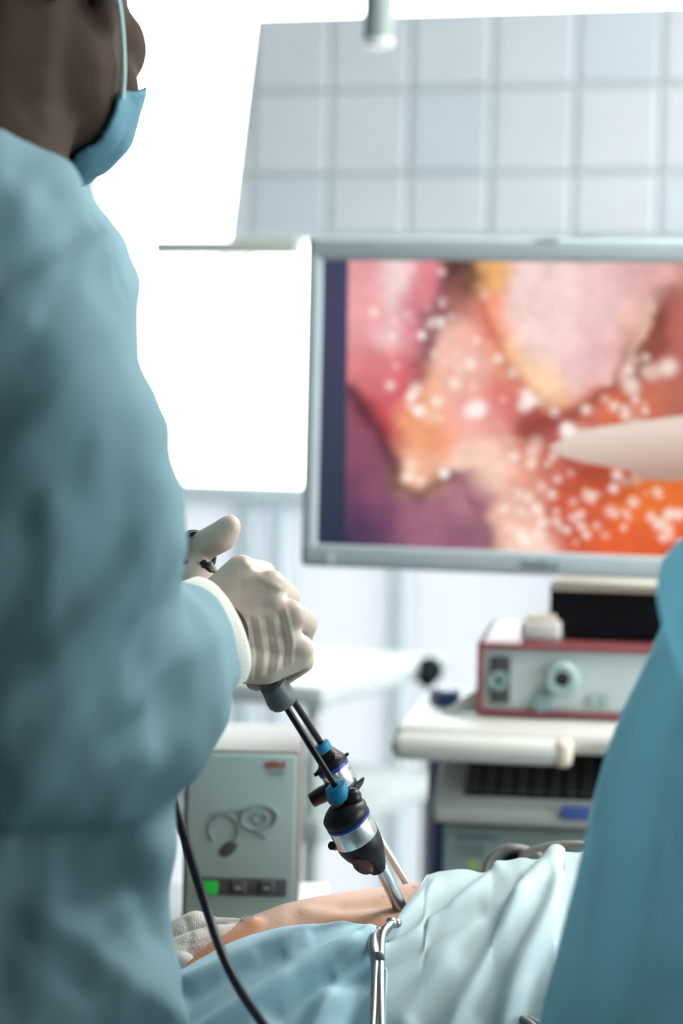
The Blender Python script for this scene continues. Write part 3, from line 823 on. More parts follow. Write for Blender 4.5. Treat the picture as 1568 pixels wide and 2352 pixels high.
part('button_strip', Geo().box((onp(460, 2037) + onp(658, 2037)) / 2 + pN * 0.0, (onp(658, 2037) - onp(460, 2037)).length, 0.003, 0.017, pX, FH, UP, 0.001), M['darkgrey'], pm)
for px, m_, l_ in ((482, 'green', 'lit green lamp button'), (547, 'button', None), (612, 'button', None)):
    part('button', Geo().box(onp(px, 2038) + pN * 0.002, 0.015, 0.005, 0.013, pX, FH, UP, 0.002), M[m_], pm, l_)
for px in (547, 612):
    part('button_mark', Geo().box(onp(px, 2038) + pN * 0.0046, 0.006, 0.001, 0.002, pX, FH, UP), M['panel'], pm, smooth=False)
pst_ = thing('pump_stand', 'white pedestal stand carrying the grey-green pump unit', 'stand', cp(pw_ / 2, 0, -0.105))
part('top_plate', Geo().box(cp(pw_ / 2, pz0 - 0.012, -0.105), pw_ + 0.06, 0.24, 0.02, pX, FH, UP, 0.004), M['cart'], pst_)
part('post', Geo().lathe(cp(pw_ / 2, pz0 - 0.022, -0.105), (0, 0, -1), [(0, 0.025), (pz0 - 0.07, 0.025)], 20), M['pole'], pst_)
part('base', Geo().lathe(cp(pw_ / 2, 0.0, -0.105), UP, [(0, 0.19), (0.02, 0.19), (0.05, 0.05), (0.06, 0.03)], 32), M['pole'], pst_)

# ------------------------------------------------------------------ patient and drapes: sections along the body
DCB = 1.93
SIL = [(-400, 2330), (100, 2290), (330, 2232), (400, 2192), (450, 2160), (500, 2133), (570, 2106), (650, 2076), (720, 2060), (800, 2047), (880, 2036), (935, 2030), (1000, 2022), (1150, 2016), (1400, 1998), (1900, 1975), (2600, 2060), (4500, 2130)]
AW = [(-400, .17), (330, .165), (900, .17), (1900, .19), (2600, .16), (4500, .12)]
BH = [(-400, .11), (330, .115), (900, .13), (1900, .13), (2600, .10), (4500, .07)]
ip = lambda x, tab: float(np.interp(x, [t[0] for t in tab], [t[1] for t in tab]))
def body_pt(px, th, grow=0.0, sil=None, gy=0.0):
    a, b = ip(px, AW) + gy, ip(px, BH) + gy
    m = ((sil if sil is not None else ip(px, SIL)) - CY) / F
    Yc = m * DCB + math.sqrt(b * b + a * a * m * m)
    a, b = a + grow - gy, b + grow - gy
    d = DCB + a * math.cos(th); y = Yc - b * math.sin(th)
    return P(px, CY + y / d * F, d)
def py_of(v): return float(project(np.array([v[:]]))[0, 1])
def th_at(px, py, grow=0.0, sil=None, gy=0.0):
    ths = np.linspace(math.radians(85), math.radians(178), 140)
    pys = np.array([py_of(body_pt(px, t, grow, sil, gy)) for t in ths])
    k = int(np.argmin(pys)); return float(np.interp(py, pys[k:], ths[k:]))
def on_body(px, py, grow=0.0): return body_pt(px, th_at(px, py, grow), grow)

pxs = [-1500, -1420, -1300, -1150, -1050, -1000] + list(np.arange(-900, 300, 150)) + list(np.arange(300, 1010, 10)) + list(np.arange(1020, 1900, 60)) + [2200, 2600, 3200, 3800, 4300, 4500]
HEADS = {-1500: .25, -1420: .75, -1300: 1.0, -1150: .9, -1050: .62, -1000: .55}
NT = 150; rows = []
for x in pxs:
    k = HEADS.get(x, 1.0); r = []
    cen = sum((body_pt(x, t) for t in (0, math.pi / 2, math.pi, 1.5 * math.pi)), Vector()) / 4
    for j in range(NT):
        t = 2 * math.pi * (j / NT)
        r.append((cen + (body_pt(x, t) - cen) * (k if x not in HEADS else k * 0.62))[:])
    rows.append(r)
g = Geo().rings(rows)
me = g.mesh('patient_body')
q = project(coords(me))
folds(me, [([(425, 2243), (455, 2205), (500, 2170), (560, 2136), (590, 2120)], 9, 0.006), ([(425, 2222), (470, 2176), (520, 2146), (560, 2128)], 8, -0.004),
           ([(700, 2095), (790, 2112), (880, 2105)], 16, 0.002), ([(780, 2085), (860, 2080)], 12, -0.0015)])
v = coords(me); pq = project(v)
base = np.array((0.57, 0.335, 0.235)); cols = np.tile(base, (len(v), 1))
cols *= (0.94 + 0.12 * vnoise(pq[:, 0], pq[:, 1], 26, 21))[:, None]
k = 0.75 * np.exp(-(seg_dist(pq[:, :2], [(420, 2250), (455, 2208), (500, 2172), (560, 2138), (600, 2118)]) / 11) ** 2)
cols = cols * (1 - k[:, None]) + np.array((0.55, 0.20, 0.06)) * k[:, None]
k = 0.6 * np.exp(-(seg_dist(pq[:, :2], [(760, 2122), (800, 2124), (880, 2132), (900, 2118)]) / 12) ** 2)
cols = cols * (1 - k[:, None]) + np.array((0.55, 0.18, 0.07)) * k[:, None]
for x, y, r in ((584, 2137, 4), (880, 2061, 2.5), (868, 2096, 2), (950, 2038, 2.5)):
    k = 0.8 * np.exp(-((pq[:, 0] - x) ** 2 + (pq[:, 1] - y) ** 2) / r ** 2)
    cols = cols * (1 - k[:, None]) + np.array((0.14, 0.05, 0.04)) * k[:, None]
tint(me, cols)
bz = min(v[:, 2])
ctr = body_pt(750, 1.5 * math.pi)
pat = thing('person', 'patient lying under blue drapes with a bare strip of belly', 'person', ctr)
link('body', me, M['patient'], pat)
# operating table
ot = thing('operating_table', 'operating table under the draped patient', 'table', Vector((ctr.x, ctr.y, 0)))
oz = bz - 0.002
def otp(u, v_, z): return Vector((ctr.x, ctr.y, z)) + RH * u + FH * v_
part('mattress', Geo().box(otp(0.25, 0, oz - 0.03), 2.0, 0.33, 0.06, RH, FH, UP, 0.015), M['table'], ot)
part('top', Geo().box(otp(0.25, 0, oz - 0.085), 1.96, 0.34, 0.045, RH, FH, UP, 0.006), M['steel2'], ot)
part('column', Geo().box(otp(0.2, 0, (oz - 0.11) / 2 + 0.04), 0.3, 0.26, oz - 0.20, RH, FH, UP, 0.02), M['steel2'], ot)
part('base', Geo().box(otp(0.2, 0, 0.045), 0.9, 0.44, 0.09, RH, FH, UP, 0.02), M['steel2'], ot)

def drape(name, cols_px, edge_fn, sil_fn, grow, m, lab, fold_list, hang=0.42, lift=0.016):
    rows = []; NV = 120
    for x in cols_px:
        s = sil_fn(x); e = edge_fn(x); gy = 0.0 if s is None else grow + lift
        if e is not None: t0 = th_at(x, e, grow if s is None else grow + lift, s, gy)
        elif s is None: t0 = math.radians(62)
        else:
            kt = min(1.0, max(0.0, (x - 985) / 70.0)); kt = kt * kt * (3 - 2 * kt)
            ts = th_at(x, -1e6, grow + lift, s, gy); t0 = ts + (math.radians(62) - ts) * kt
        ths = np.linspace(t0, math.pi, 78)
        tr = t0 if e is not None else 1.75
        col = [body_pt(x, t, grow + lift * (1.0 if s is not None else min(1, max(0, t - tr) / .25)), s, gy) for t in ths]
        for k in range(1, NV - 78 + 1):
            f_ = k / (NV - 78)
            col.append(col[77] - UP * (hang * f_) - FH * 0.05 * f_ ** 2)
        rows.append([c[:] for c in col])
    g = Geo().rings(rows, cap=False, closed=False)
    me = g.mesh(name)
    n = normals(me)
    c = coords(me)
    if (n @ -np.array(CF)).mean() < 0: me.flip_normals(); me.update()
    folds(me, fold_list, facing=False)
    c = coords(me).reshape(len(cols_px), NV, 3)
    for _ in range(5):
        d = c.copy()
        d[1:-1, 1:-1] = c[1:-1, 1:-1] * .4 + (c[:-2, 1:-1] + c[2:, 1:-1] + c[1:-1, :-2] + c[1:-1, 2:]) * .15
        c = d
    set_coords(me, c.reshape(-1, 3))
    c = coords(me); n = normals(me); qq = project(c)
    amp = 0.0010 * (vnoise(qq[:, 0] + qq[:, 1] * .8, qq[:, 1] * .5 - qq[:, 0] * .2, 45, 31) - .5) * 2
    set_coords(me, c + n * amp[:, None])
    o = link(name, me, m, None, P(cols_px[len(cols_px) // 2], 2352, 1.8))
    so = o.modifiers.new('thickness', 'SOLIDIFY'); so.thickness = 0.0012; so.offset = -1
    tag(o, lab, 'drape')
    return o

T = [(100, 2330), (330, 2262), (415, 2223), (470, 2196), (520, 2168), (580, 2145), (650, 2129), (720, 2120), (790, 2117), (850, 2131), (885, 2150), (900, 2175)]
NEAR_F = [([(851, 2150), (767, 2180), (668, 2241), (584, 2294), (492, 2352), (420, 2400)], 15, 0.010),
          ([(860, 2215), (780, 2232), (700, 2268), (640, 2330)], 26, -0.012),
          ([(860, 2165), (835, 2190), (770, 2225)], 9, 0.006), ([(700, 2150), (560, 2195), (430, 2250)], 12, 0.004), ([(640, 2195), (520, 2240), (430, 2290)], 16, -0.005),
          ([(820, 2150), (720, 2160), (600, 2190)], 10, -0.003), ([(760, 2290), (730, 2352), (700, 2420)], 24, 0.010), ([(845, 2260), (810, 2352)], 26, -0.010)]
drape('surgical_drape', list(np.arange(60, 330, 30)) + list(np.arange(330, 888, 4)), lambda x: ip(x, T), lambda x: None, 0.003, M['drape'],
      'blue cloth drape across the near belly under the black cable', [(a, w * 1.25, h * .95) for a, w, h in NEAR_F])
RS = [(860, 2022), (900, 2016), (960, 2008), (990, 2004), (1040, 1997), (1085, 1993), (1130, 1994), (1165, 1976), (1200, 1966), (1250, 1960), (1276, 1958), (1290, 1976), (1318, 1968), (1345, 1956), (1500, 1930), (1900, 1900)]
RE = [(860, 2150), (885, 2146), (905, 2122), (930, 2085), (958, 2044), (974, 2018), (985, 1990)]
RIGHT_F = [([(1140, 1994), (1035, 2089), (960, 2135), (893, 2177), (850, 2200)], 14, 0.010), ([(1120, 1996), (1005, 2075), (917, 2143), (890, 2160)], 15, -0.010),
           ([(1100, 2090), (1015, 2128), (947, 2182), (883, 2225)], 17, -0.012), ([(1190, 2060), (1060, 2135), (960, 2205), (880, 2275)], 20, 0.006),
           ([(1278, 1960), (1211, 2015), (1187, 2079), (1113, 2216), (1060, 2310), (1020, 2400)], 15, 0.010), ([(1235, 1966), (1170, 2050), (1120, 2130), (1040, 2230), (960, 2340)], 17, -0.009),
           ([(1262, 2000), (1222, 2090), (1150, 2230), (1100, 2340)], 14, -0.007), ([(1310, 1975), (1260, 2100), (1190, 2230), (1150, 2360)], 20, 0.007), ([(1330, 2000), (1290, 2110), (1230, 2240), (1200, 2360)], 18, -0.006),
           ([(1030, 2220), (940, 2352)], 24, 0.006), ([(1000, 2030), (950, 2080), (912, 2120)], 8, 0.004)]
drape('surgical_drape', list(np.arange(866, 1400, 4)) + list(np.arange(1400, 1920, 40)), lambda x: ip(x, RE) if x < 985 else None, lambda x: ip(x, RS), 0.006, M['drape2'],
      'pale blue drape heaped over the patient right of the trocars', [(a, w * 1.35, h * (.8 if h > 0 else .7)) for a, w, h in RIGHT_F])

# gauze at the left end of the bare belly
g = Geo()
gp = lambda x, y, d=0.0: on_body(x, max(y, ip(x, SIL) + 6)) + FH * d
def raw(x, y, d): return P(x, y, d)
g.chain([raw(360, 2190, 1.95), raw(420, 2150, 1.95), raw(450, 2128, 1.95), raw(490, 2138, 1.95), raw(530, 2128, 1.945), raw(556, 2116, 1.945)], [.016, .016, .0135, .0115, .0075, .003])
g.chain([raw(360, 2230, 1.92), raw(410, 2200, 1.915), raw(450, 2172, 1.915), raw(500, 2150, 1.925), raw(540, 2132, 1.935)], [.018, .017, .013, .010, .004])
g.chain([raw(380, 2230, 1.90), raw(420, 2212, 1.89)], [.014, .010])
me = remesh(g, 0.0024, 5)
folds(me, [([(425, 2112), (440, 2150), (430, 2190)], 5, -0.0012), ([(470, 2120), (500, 2150)], 5, 0.001), ([(410, 2170), (480, 2160), (540, 2130)], 5, -0.001)])
gz = thing('gauze', 'crumpled white gauze swab with frayed edge on belly beside the gown', 'gauze', raw(450, 2190, 1.93))
link('swab', me, M['gauze'], gz)
g = Geo(); rn = random.Random(3)
for k in range(26):
    x = rn.uniform(505, 560); y0 = 2134 - (x - 505) * 0.36
    a = raw(x, y0 + 3, 1.943); b = raw(x + rn.uniform(-4, 14), y0 - rn.uniform(4, 12), 1.943 + rn.uniform(-.006, .004)); c = raw(x + rn.uniform(0, 22), y0 - rn.uniform(2, 14), 1.943 + rn.uniform(-.006, .004))
    g.tube(smooth_path([a, b, c], 5), 0.00022, 5)
for k in range(12):
    a = raw(553, 2113 + k, 1.943); b = raw(560 + rn.uniform(0, 6), 2111 + k + rn.uniform(-3, 3), 1.94); c = raw(566 + rn.uniform(-4, 4), 2110 + k * 1.3, 1.938)
    g.tube(smooth_path([a, b, c], 5), 0.00024, 5)
o = part('frayed_threads', g, M['gauze'], gz); o['kind'] = 'stuff'

# ------------------------------------------------------------------ towel clamp gripping the drapes
cl_ = thing('towel_clamp', 'steel towel clamp gripping the two drapes below the front trocar', 'clamp', P(880, 2260, 1.76))
def dr(x, y, off): 
    return on_body(x, y, 0.012 + off)
def shank(pts, rads, name='shank'):
    return part(name, Geo().tube(smooth_path(pts, 6), rads if not hasattr(rads, '__len__') else list(np.interp(np.linspace(0, 1, (len(pts) - 1) * 6 + 1), np.linspace(0, 1, len(rads)), rads)), 12), M['clampsteel'], cl_)
s1 = [dr(907, 2121, .004), dr(897, 2122, .009), dr(884, 2134, .010), dr(876, 2155, .010), dr(874, 2190, .011)]
tail = lambda x, y, d: P(x, y, d)
e1 = dr(874, 2190, .011); d1 = (e1 - CO).dot(CF)
s1 += [tail(874, 2250, d1 - .022), tail(876, 2352, d1 - .055), tail(880, 2470, d1 - .09)]
shank(s1, [.0018, .0026, .0030, .0032, .0032, .0030, .0028, .0028])
s2 = [dr(866, 2137, .004), dr(858, 2150, .010), dr(857, 2175, .012), dr(862, 2205, .012)]
s2 += [tail(861, 2250, d1 - .020), tail(856, 2352, d1 - .053), tail(846, 2470, d1 - .088)]
shank(s2, [.0016, .0030, .0042, .0040, .0032, .0028, .0028])
part('tip', Geo().ball(dr(910, 2120, .003), .0042).ball(dr(899, 2119, .007), .0046), M['clampsteel'], cl_)
part('tip', Geo().ball(dr(868, 2137, .003), .003), M['clampsteel'], cl_)
part('hinge', Geo().lathe(tail(868, 2200, d1 - .006), -CF, [(0, .005), (.003, .005), (.004, .003)], 20), M['clampsteel'], cl_)
for x in (888, 836):
    c = tail(x, 2530, d1 - .105); g = Geo(); pts = [c + CR * .014 * math.cos(t) + CU * .02 * math.sin(t) for t in np.linspace(0, 2 * math.pi, 25)]
    part('finger_ring', g.tube(pts, .0028, 10), M['clampsteel'], cl_)
part('ratchet', Geo().box(tail(864, 2455, d1 - .086), .012, .004, .004, CR, CF, CU, .001), M['clampsteel'], cl_)

# tip of another clamp at the lower edge
k0, k1, k2 = dr(1196, 2339, .006), dr(1222, 2356, .010), dr(1270, 2400, .012)
fc = thing('clamp', 'dark metal clamp tip on the pale drape at the bottom edge', 'clamp', k0)
part('shank', Geo().tube(smooth_path([k0, k1, k2], 6), [.0022] + [.0032] * 12, 12), M['greycable'], fc)
part('shank', Geo().tube(smooth_path([k0 + CR * .004, k1 + CR * .006, k2 + CR * .012], 6), [.0018] + [.0028] * 12, 12), M['greycable'], fc)

# ------------------------------------------------------------------ trocars (measured in a 3.92x crop whose corner is 580,1600)
ZS = 3.92
def cz(x, y): return (580 + x / ZS, 1600 + y / ZS)
ENTRY = on_body(*cz(1330, 1905)); D_E = (ENTRY - CO).dot(CF)
def axis_frame(p0, p1):
    ax = (p1 - p0).normalized(); side = ax.cross(CF).normalized(); return ax, side
TILT = 0.42                                                     # metres towards the viewer per metre of rise in the picture
def f_pt(x, y):
    px, py = cz(x, y); d = D_E - TILT * (cz(1330, 1905)[1] - py) / F * D_E
    return P(px, py, d)
FA = (f_pt(1330, 1905) - f_pt(861, 1112)).normalized()
def sect(pt, secs, ax):
    u = ax.cross(CF).normalized(); v = ax.cross(u); out = []
    for x, y, r in secs:
        c = pt(x, y); rm = r / ZS / F * (c - CO).dot(CF); out.append((c, u * rm, v * rm))
    return out
tf = thing('trocar', 'larger front trocar with wide steel band entering the belly', 'trocar', ENTRY, 'trocars in the belly')
part('cannula', Geo().loft(sect(f_pt, [(1100, 1430, 64), (1200, 1620, 64), (1340, 1925, 64), (1364, 1978, 62), (1500, 2270, 60)], FA), 32), M['steel2'], tf)
part('lower_housing', Geo().loft(sect(f_pt, [(930, 1255, 205), (940, 1275, 209), (965, 1320, 206), (1000, 1370, 192), (1035, 1420, 165), (1075, 1470, 130), (1105, 1510, 100), (1130, 1548, 86), (1137, 1560, 78)], FA), 40), M['black'], tf)
part('port', Geo().loft(sect(f_pt, [(925, 1420, 60), (965, 1455, 75), (1010, 1490, 72), (1070, 1530, 60)], FA), 24), M['black'], tf)
part('port_window', Geo().loft([(f_pt(990, 1495) - CF * .0215, CR * .0075 - CU * .004, CF * .001), (f_pt(990, 1495) - CF * .0195, CR * .0075 - CU * .004, (CU + CR * .5) * .005)], 20), M['brown'], tf, 'brown side window')
band = part('steel_band', Geo().loft(sect(f_pt, [(862, 1114, 203), (868, 1128, 207), (937, 1268, 209), (941, 1276, 206)], FA), 48), M['steel'], tf)
part('blue_ring', Geo().loft(sect(f_pt, [(854, 1098, 205), (856, 1102, 213), (865, 1121, 213), (867, 1125, 205)], FA), 48), M['blue_ring'], tf)
part('upper_housing', Geo().loft(sect(f_pt, [(795, 955, 95), (802, 968, 130), (812, 985, 165), (815, 1010, 190), (826, 1045, 216), (842, 1078, 214), (856, 1103, 204)], FA), 40), M['black'], tf)
part('side_valve', Geo().ball(f_pt(905, 915), (.0068, .0072, .0085), (CR, CF, CU)).ball(f_pt(925, 960), (.0058, .0075, .0085), (CR, CF, CU)), M['black'], tf)
part('gasket', Geo().loft(sect(f_pt, [(757, 930, 66), (785, 985, 76)], FA), 28), M['brown'], tf)
part('seal_cap', Geo().loft(sect(f_pt, [(741, 799, 30), (742, 800, 92), (743, 803, 101), (747, 811, 106), (774, 905, 106), (783, 922, 98), (788, 932, 74)], FA), 36), M['blue_cap'], tf)
part('stopcock', Geo().lathe(f_pt(728, 1345), CR * .5 - CU * .2 + CF * .8, [(-.004, .002), (-.003, .0033), (.003, .0033), (.004, .002)], 18), M['black'], tf)

RENTRY = P(938, 2036, 1.985); D_R = 1.985
def r_pt(x, y):
    px, py = cz(x, y); d = D_R - 0.22 * (2036 - py) / F * D_R
    return P(px, py, d)
RA = (r_pt(1390, 1690) - r_pt(727, 642)).normalized()
trc = thing('trocar', 'slimmer rear trocar with flared black wings behind front one', 'trocar', RENTRY, 'trocars in the belly')
part('cannula', Geo().loft(sect(r_pt, [(930, 960, 40), (1000, 1040, 33), (1265, 1480, 33), (1400, 1708, 33), (1440, 1775, 32), (1560, 1980, 30)], RA), 28), M['steel2'], trc)
part('lower_housing', Geo().loft(sect(r_pt, [(806, 782, 128), (815, 800, 136), (845, 850, 118), (890, 915, 85), (935, 985, 58), (985, 1060, 40)], RA), 36), M['black'], trc)
part('steel_band', Geo().loft(sect(r_pt, [(728, 644, 138), (735, 656, 141), (812, 792, 141), (815, 798, 136)], RA), 44), M['steel'], trc)
part('blue_ring', Geo().loft(sect(r_pt, [(716, 620, 143), (719, 627, 151), (732, 650, 151), (735, 655, 143)], RA), 44), M['blue_ring'], trc)
part('upper_housing', Geo().loft(sect(r_pt, [(655, 478, 66), (672, 510, 84), (690, 550, 112), (708, 592, 140), (722, 628, 146)], RA), 36), M['black'], trc)
part('seal_cap', Geo().loft(sect(r_pt, [(612, 418, 30), (613, 420, 66), (618, 428, 76), (648, 484, 76), (660, 503, 64)], RA), 32), M['blue_cap'], trc)
def wing(name, pt, pts, rads, flat=0.45):
    g = Geo(); path = [pt(x, y) for x, y in pts]
    path = smooth_path(path, 6); rr = np.interp(np.linspace(0, 1, len(path)), np.linspace(0, 1, len(rads)), rads)
    secs = []
    for i, p in enumerate(path):
        t = (path[min(i + 1, len(path) - 1)] - path[max(i - 1, 0)]).normalized(); u = t.cross(CF).normalized()
        rm = rr[i] / ZS / F * (p - CO).dot(CF); secs.append((p, u * rm, CF * rm / flat))
    return part(name, g.loft(secs, 20), M['black'], trc)
wing('wing', r_pt, [(740, 545), (800, 545), (835, 530), (862, 508)], [58, 36, 20, 12])
wing('wing', r_pt, [(650, 600), (620, 650), (585, 690), (556, 708)], [40, 30, 22, 16])
wing('wing', r_pt, [(880, 830), (930, 800), (970, 770), (1002, 728)], [62, 46, 28, 8])
wing('wing', r_pt, [(800, 820), (700, 845), (620, 882), (528, 936)], [92, 86, 80, 66])
# engraving on the steel bands (the marks that can be made out)
def engrave(text, pt, secs, ax, ang0, h, parent, arc):
    cu = bpy.data.curves.new('engraving', 'FONT'); cu.body = text; cu.size = 1.0; cu.extrude = 0.0
    to = bpy.data.objects.new('engraving', cu); COL.objects.link(to)
    m_ = bpy.data.meshes.new_from_object(to.evaluated_get(bpy.context.evaluated_depsgraph_get()))
    bpy.data.objects.remove(to); v_ = coords(m_)
    (x, y, r) = secs; c = pt(x, y); rm = r / ZS / F * (c - CO).dot(CF) + 0.00025
    u = ax.cross(CF).normalized(); w_ = ax.cross(u)
    if w_.dot(CF) > 0: w_ = -w_
    out = []
    for p in v_:
        a = ang0 + p[0] * h / rm * arc
        out.append((c + (u * math.sin(a) + w_ * math.cos(a)) * rm - ax * p[1] * h)[:])
    set_coords(m_, np.array(out))
    o = link('engraving', m_, M['ink'], parent, None, False); o['label'] = 'small dark engraved characters on the steel'
sgn = 1 if FA.cross(CF).dot(CR) > 0 else -1
engrave('CE 0124', r_pt, (762, 705, 141), RA, sgn * 0.35, 0.0032, trc, sgn)
engrave('CE 0124', f_pt, (880, 1150, 208), FA, sgn * 0.75, 0.0028, tf, sgn)

# ------------------------------------------------------------------ instruments
S0 = f_pt(752, 815); SA = -FA
H_END = P(636, 1590, 1.795)
hd = (H_END - S0).normalized()
fi = thing('grasper', 'front laparoscopic grasper with grey grip collar held by the gloved hand', 'surgical instrument', H_END, 'laparoscopic graspers')
tip_in = f_pt(1300, 1850)
part('shaft', Geo().tube([S0 - hd * 0.02, S0, H_END], 0.0026, 20), M['shaft'], fi)
part('inner_shaft', Geo().tube([S0 - hd * 0.01, f_pt(1340, 1925), f_pt(1500, 2270)], 0.0022, 14), M['shaft'], fi)
part('grip_collar', Geo().lathe(P(654, 1618, 1.797), hd, [(0, .0080), (.001, .0102), (.004, .0115), (.008, .0114), (.013, .0104), (.020, .0100), (.022, .008)], 32), M['grey_grip'], fi)
HB = P(560, 1440, 1.80)
part('handle', Geo().tube(smooth_path([P(625, 1565, 1.796), P(590, 1500, 1.798), HB, P(500, 1350, 1.80), P(468, 1300, 1.802)], 6), .0070, 16), M['black'], fi)
g = Geo(); rc = P(452, 1268, 1.812)
tdir = (P(500, 1235, 1.80) - P(430, 1268, 1.83)).normalized(); ru = tdir.cross(UP).normalized(); rv = tdir.cross(ru)
pts = [rc + (ru * math.cos(t) + rv * math.sin(t)) * .0150 for t in np.linspace(0, 2 * math.pi, 33)]
part('thumb_ring', g.tube(pts, .0026, 10), M['black'], fi)
part('ring_link', Geo().tube([P(484, 1318, 1.795), P(466, 1292, 1.80), rc + (P(468, 1300, 1.80) - rc).normalized() * .0150], .0030, 10), M['black'], fi)
R0 = r_pt(622, 430); RH_END = P(654, 1580, 1.925)
ri = thing('grasper', 'rear black laparoscopic grasper shaft running behind the grey grip collar', 'surgical instrument', RH_END, 'laparoscopic graspers')
rd = (RH_END - R0).normalized()
part('shaft', Geo().tube([R0 - rd * 0.015, R0, RH_END], 0.0027, 20), M['shaft'], ri)
part('inner_shaft', Geo().tube([R0 - rd * .012, r_pt(1440, 1775), r_pt(1560, 1980)], 0.0020, 14), M['shaft'], ri)
part('handle', Geo().tube(smooth_path([RH_END, P(620, 1530, 1.925), P(585, 1475, 1.93), P(560, 1430, 1.935)], 6), [.0055] * 7 + [.007] * 12, 16), M['black'], ri)

# black cable in front of the drape
cb = [(330, 1700, 1.80), (372, 1745, 1.74), (388, 1800, 1.70), (402, 1855, 1.695), (420, 1912, 1.69), (448, 2005, 1.685), (474, 2085, 1.675), (497, 2155, 1.66), (524, 2222, 1.645), (560, 2288, 1.625), (604, 2352, 1.60), (660, 2430, 1.585), (700, 2560, 1.57), (705, 2760, 1.565)]
o = link('instrument_cable', Geo().tube(smooth_path([P(*c) for c in cb], 8), [.0034] * ((len(cb) - 1) * 8 + 1), 14).mesh('instrument_cable'), M['cable'], None, P(474, 2085, 1.68))
tag(o, 'black cable hanging from behind the gown across the near drape', 'cable')
gc = [(1112, 2010, 2.14), (1122, 1975, 2.14), (1150, 1950, 2.14), (1185, 1946, 2.14), (1225, 1956, 2.15), (1260, 1985, 2.16)]
o = link('grey_cable', Geo().tube(smooth_path([P(*c) for c in gc], 8), .0029, 12).mesh('grey_cable'), M['greycable'], None, P(1150, 1990, 2.14))
tag(o, 'thin grey cable arching up behind the pale drape, left of its pair', 'cable')
gc = [(1192, 1985, 2.08), (1205, 1962, 2.08), (1245, 1946, 2.08), (1300, 1939, 2.08), (1345, 1941, 2.08), (1420, 1955, 2.08), (1470, 1990, 2.08)]
o = link('grey_cable', Geo().tube(smooth_path([P(*c) for c in gc], 8), .0034, 12).mesh('grey_cable'), M['greycable'], None, P(1300, 1960, 2.08))
tag(o, 'thicker grey cable running right behind the pale drape towards the assistant', 'cable')

# ------------------------------------------------------------------ surgeon
HA = math.radians(22); HP = math.radians(8)
hf = FH * math.cos(HA) + RH * math.sin(HA); hr = RH * math.cos(HA) - FH * math.sin(HA)
hF = hf * math.cos(HP) - UP * math.sin(HP); hU = UP * math.cos(HP) + hf * math.sin(HP)
HC = P(20, -45, 1.66)
def hp(f, r, u): return HC + hF * f + hr * r + hU * u
SFOOT = Vector((P(-150, 2000, 1.57).x, P(-150, 2000, 1.57).y, 0))
sg = thing('person', 'surgeon in blue gown and mask at left gripping the grasper', 'person', SFOOT)

def hand_geo(W0, mcp, fingers, thumb, k=1.0):
    g = Geo()
    for m_, r_ in zip(mcp, (.0125, .0125, .0120, .0115)):
        g.chain([W0, W0.lerp(m_, .5), m_], [.020 * k, .0155 * k, r_ * k], 0.35)
    for a, b in zip(mcp[:-1], mcp[1:]):
        for t in (.35, .6, .85): g.chain([W0.lerp(a, t), W0.lerp(b, t)], [.0125 * k] * 2, 0.4)
    for fg, r_ in zip(fingers, (.0098, .0100, .0096, .0086)):
        g.chain(fg, [r_ * 1.16 * k, r_ * 1.05 * k, r_ * .95 * k, r_ * .85 * k], 0.3)
    g.chain(thumb, [.019 * k, .0150 * k, .0122 * k, .0125 * k, .0095 * k][:len(thumb)], 0.3)
    return g
W0 = P(512, 1452, 1.760)
mcp = [P(554, 1312, 1.772), P(622, 1345, 1.764), P(668, 1412, 1.762), P(688, 1490, 1.768)]
fing = [[mcp[0], P(606, 1318, 1.812), P(585, 1372, 1.832), P(545, 1395, 1.82)],
        [mcp[1], P(660, 1372, 1.806), P(640, 1428, 1.828), P(590, 1445, 1.818)],
        [mcp[2], P(702, 1428, 1.800), P(690, 1470, 1.826), P(640, 1500, 1.818)],
        [mcp[3], P(696, 1520, 1.796), P(655, 1550, 1.806), P(588, 1568, 1.800)]]
thumb = [P(470, 1380, 1.790), P(428, 1290, 1.825), P(462, 1256, 1.818), P(508, 1232, 1.808), P(527, 1209, 1.805)]
hg = hand_geo(W0, mcp, fing, thumb)
hg.chain([P(535, 1515, 1.757), P(610, 1528, 1.763), P(682, 1508, 1.770)], [.0175, .0150, .0118], .3)
hg.chain([P(505, 1370, 1.772), mcp[0]], [.0165, .0130], .3)
me = remesh(hg, 0.0016, 20)
folds(me, [([(575, 1420), (590, 1500), (585, 1560)], 4, -.0010), ([(610, 1420), (622, 1500), (615, 1545)], 4, -.0009), ([(640, 1410), (655, 1490), (650, 1530)], 4, -.0010), ([(592, 1420), (606, 1500), (600, 1550)], 4, .0008),
           ([(628, 1430), (640, 1500), (634, 1540)], 4, .0008), ([(560, 1430), (566, 1500), (560, 1570)], 5, .0010), ([(655, 1400), (672, 1470), (668, 1520)], 4, .0009),
           ([(560, 1290), (600, 1330), (640, 1350)], 8, .001), ([(650, 1560), (700, 1540)], 4, -.001)])
glv = link('glove', me, M['glove'], sg); glv['label'] = 'right hand in a thin pale latex glove'
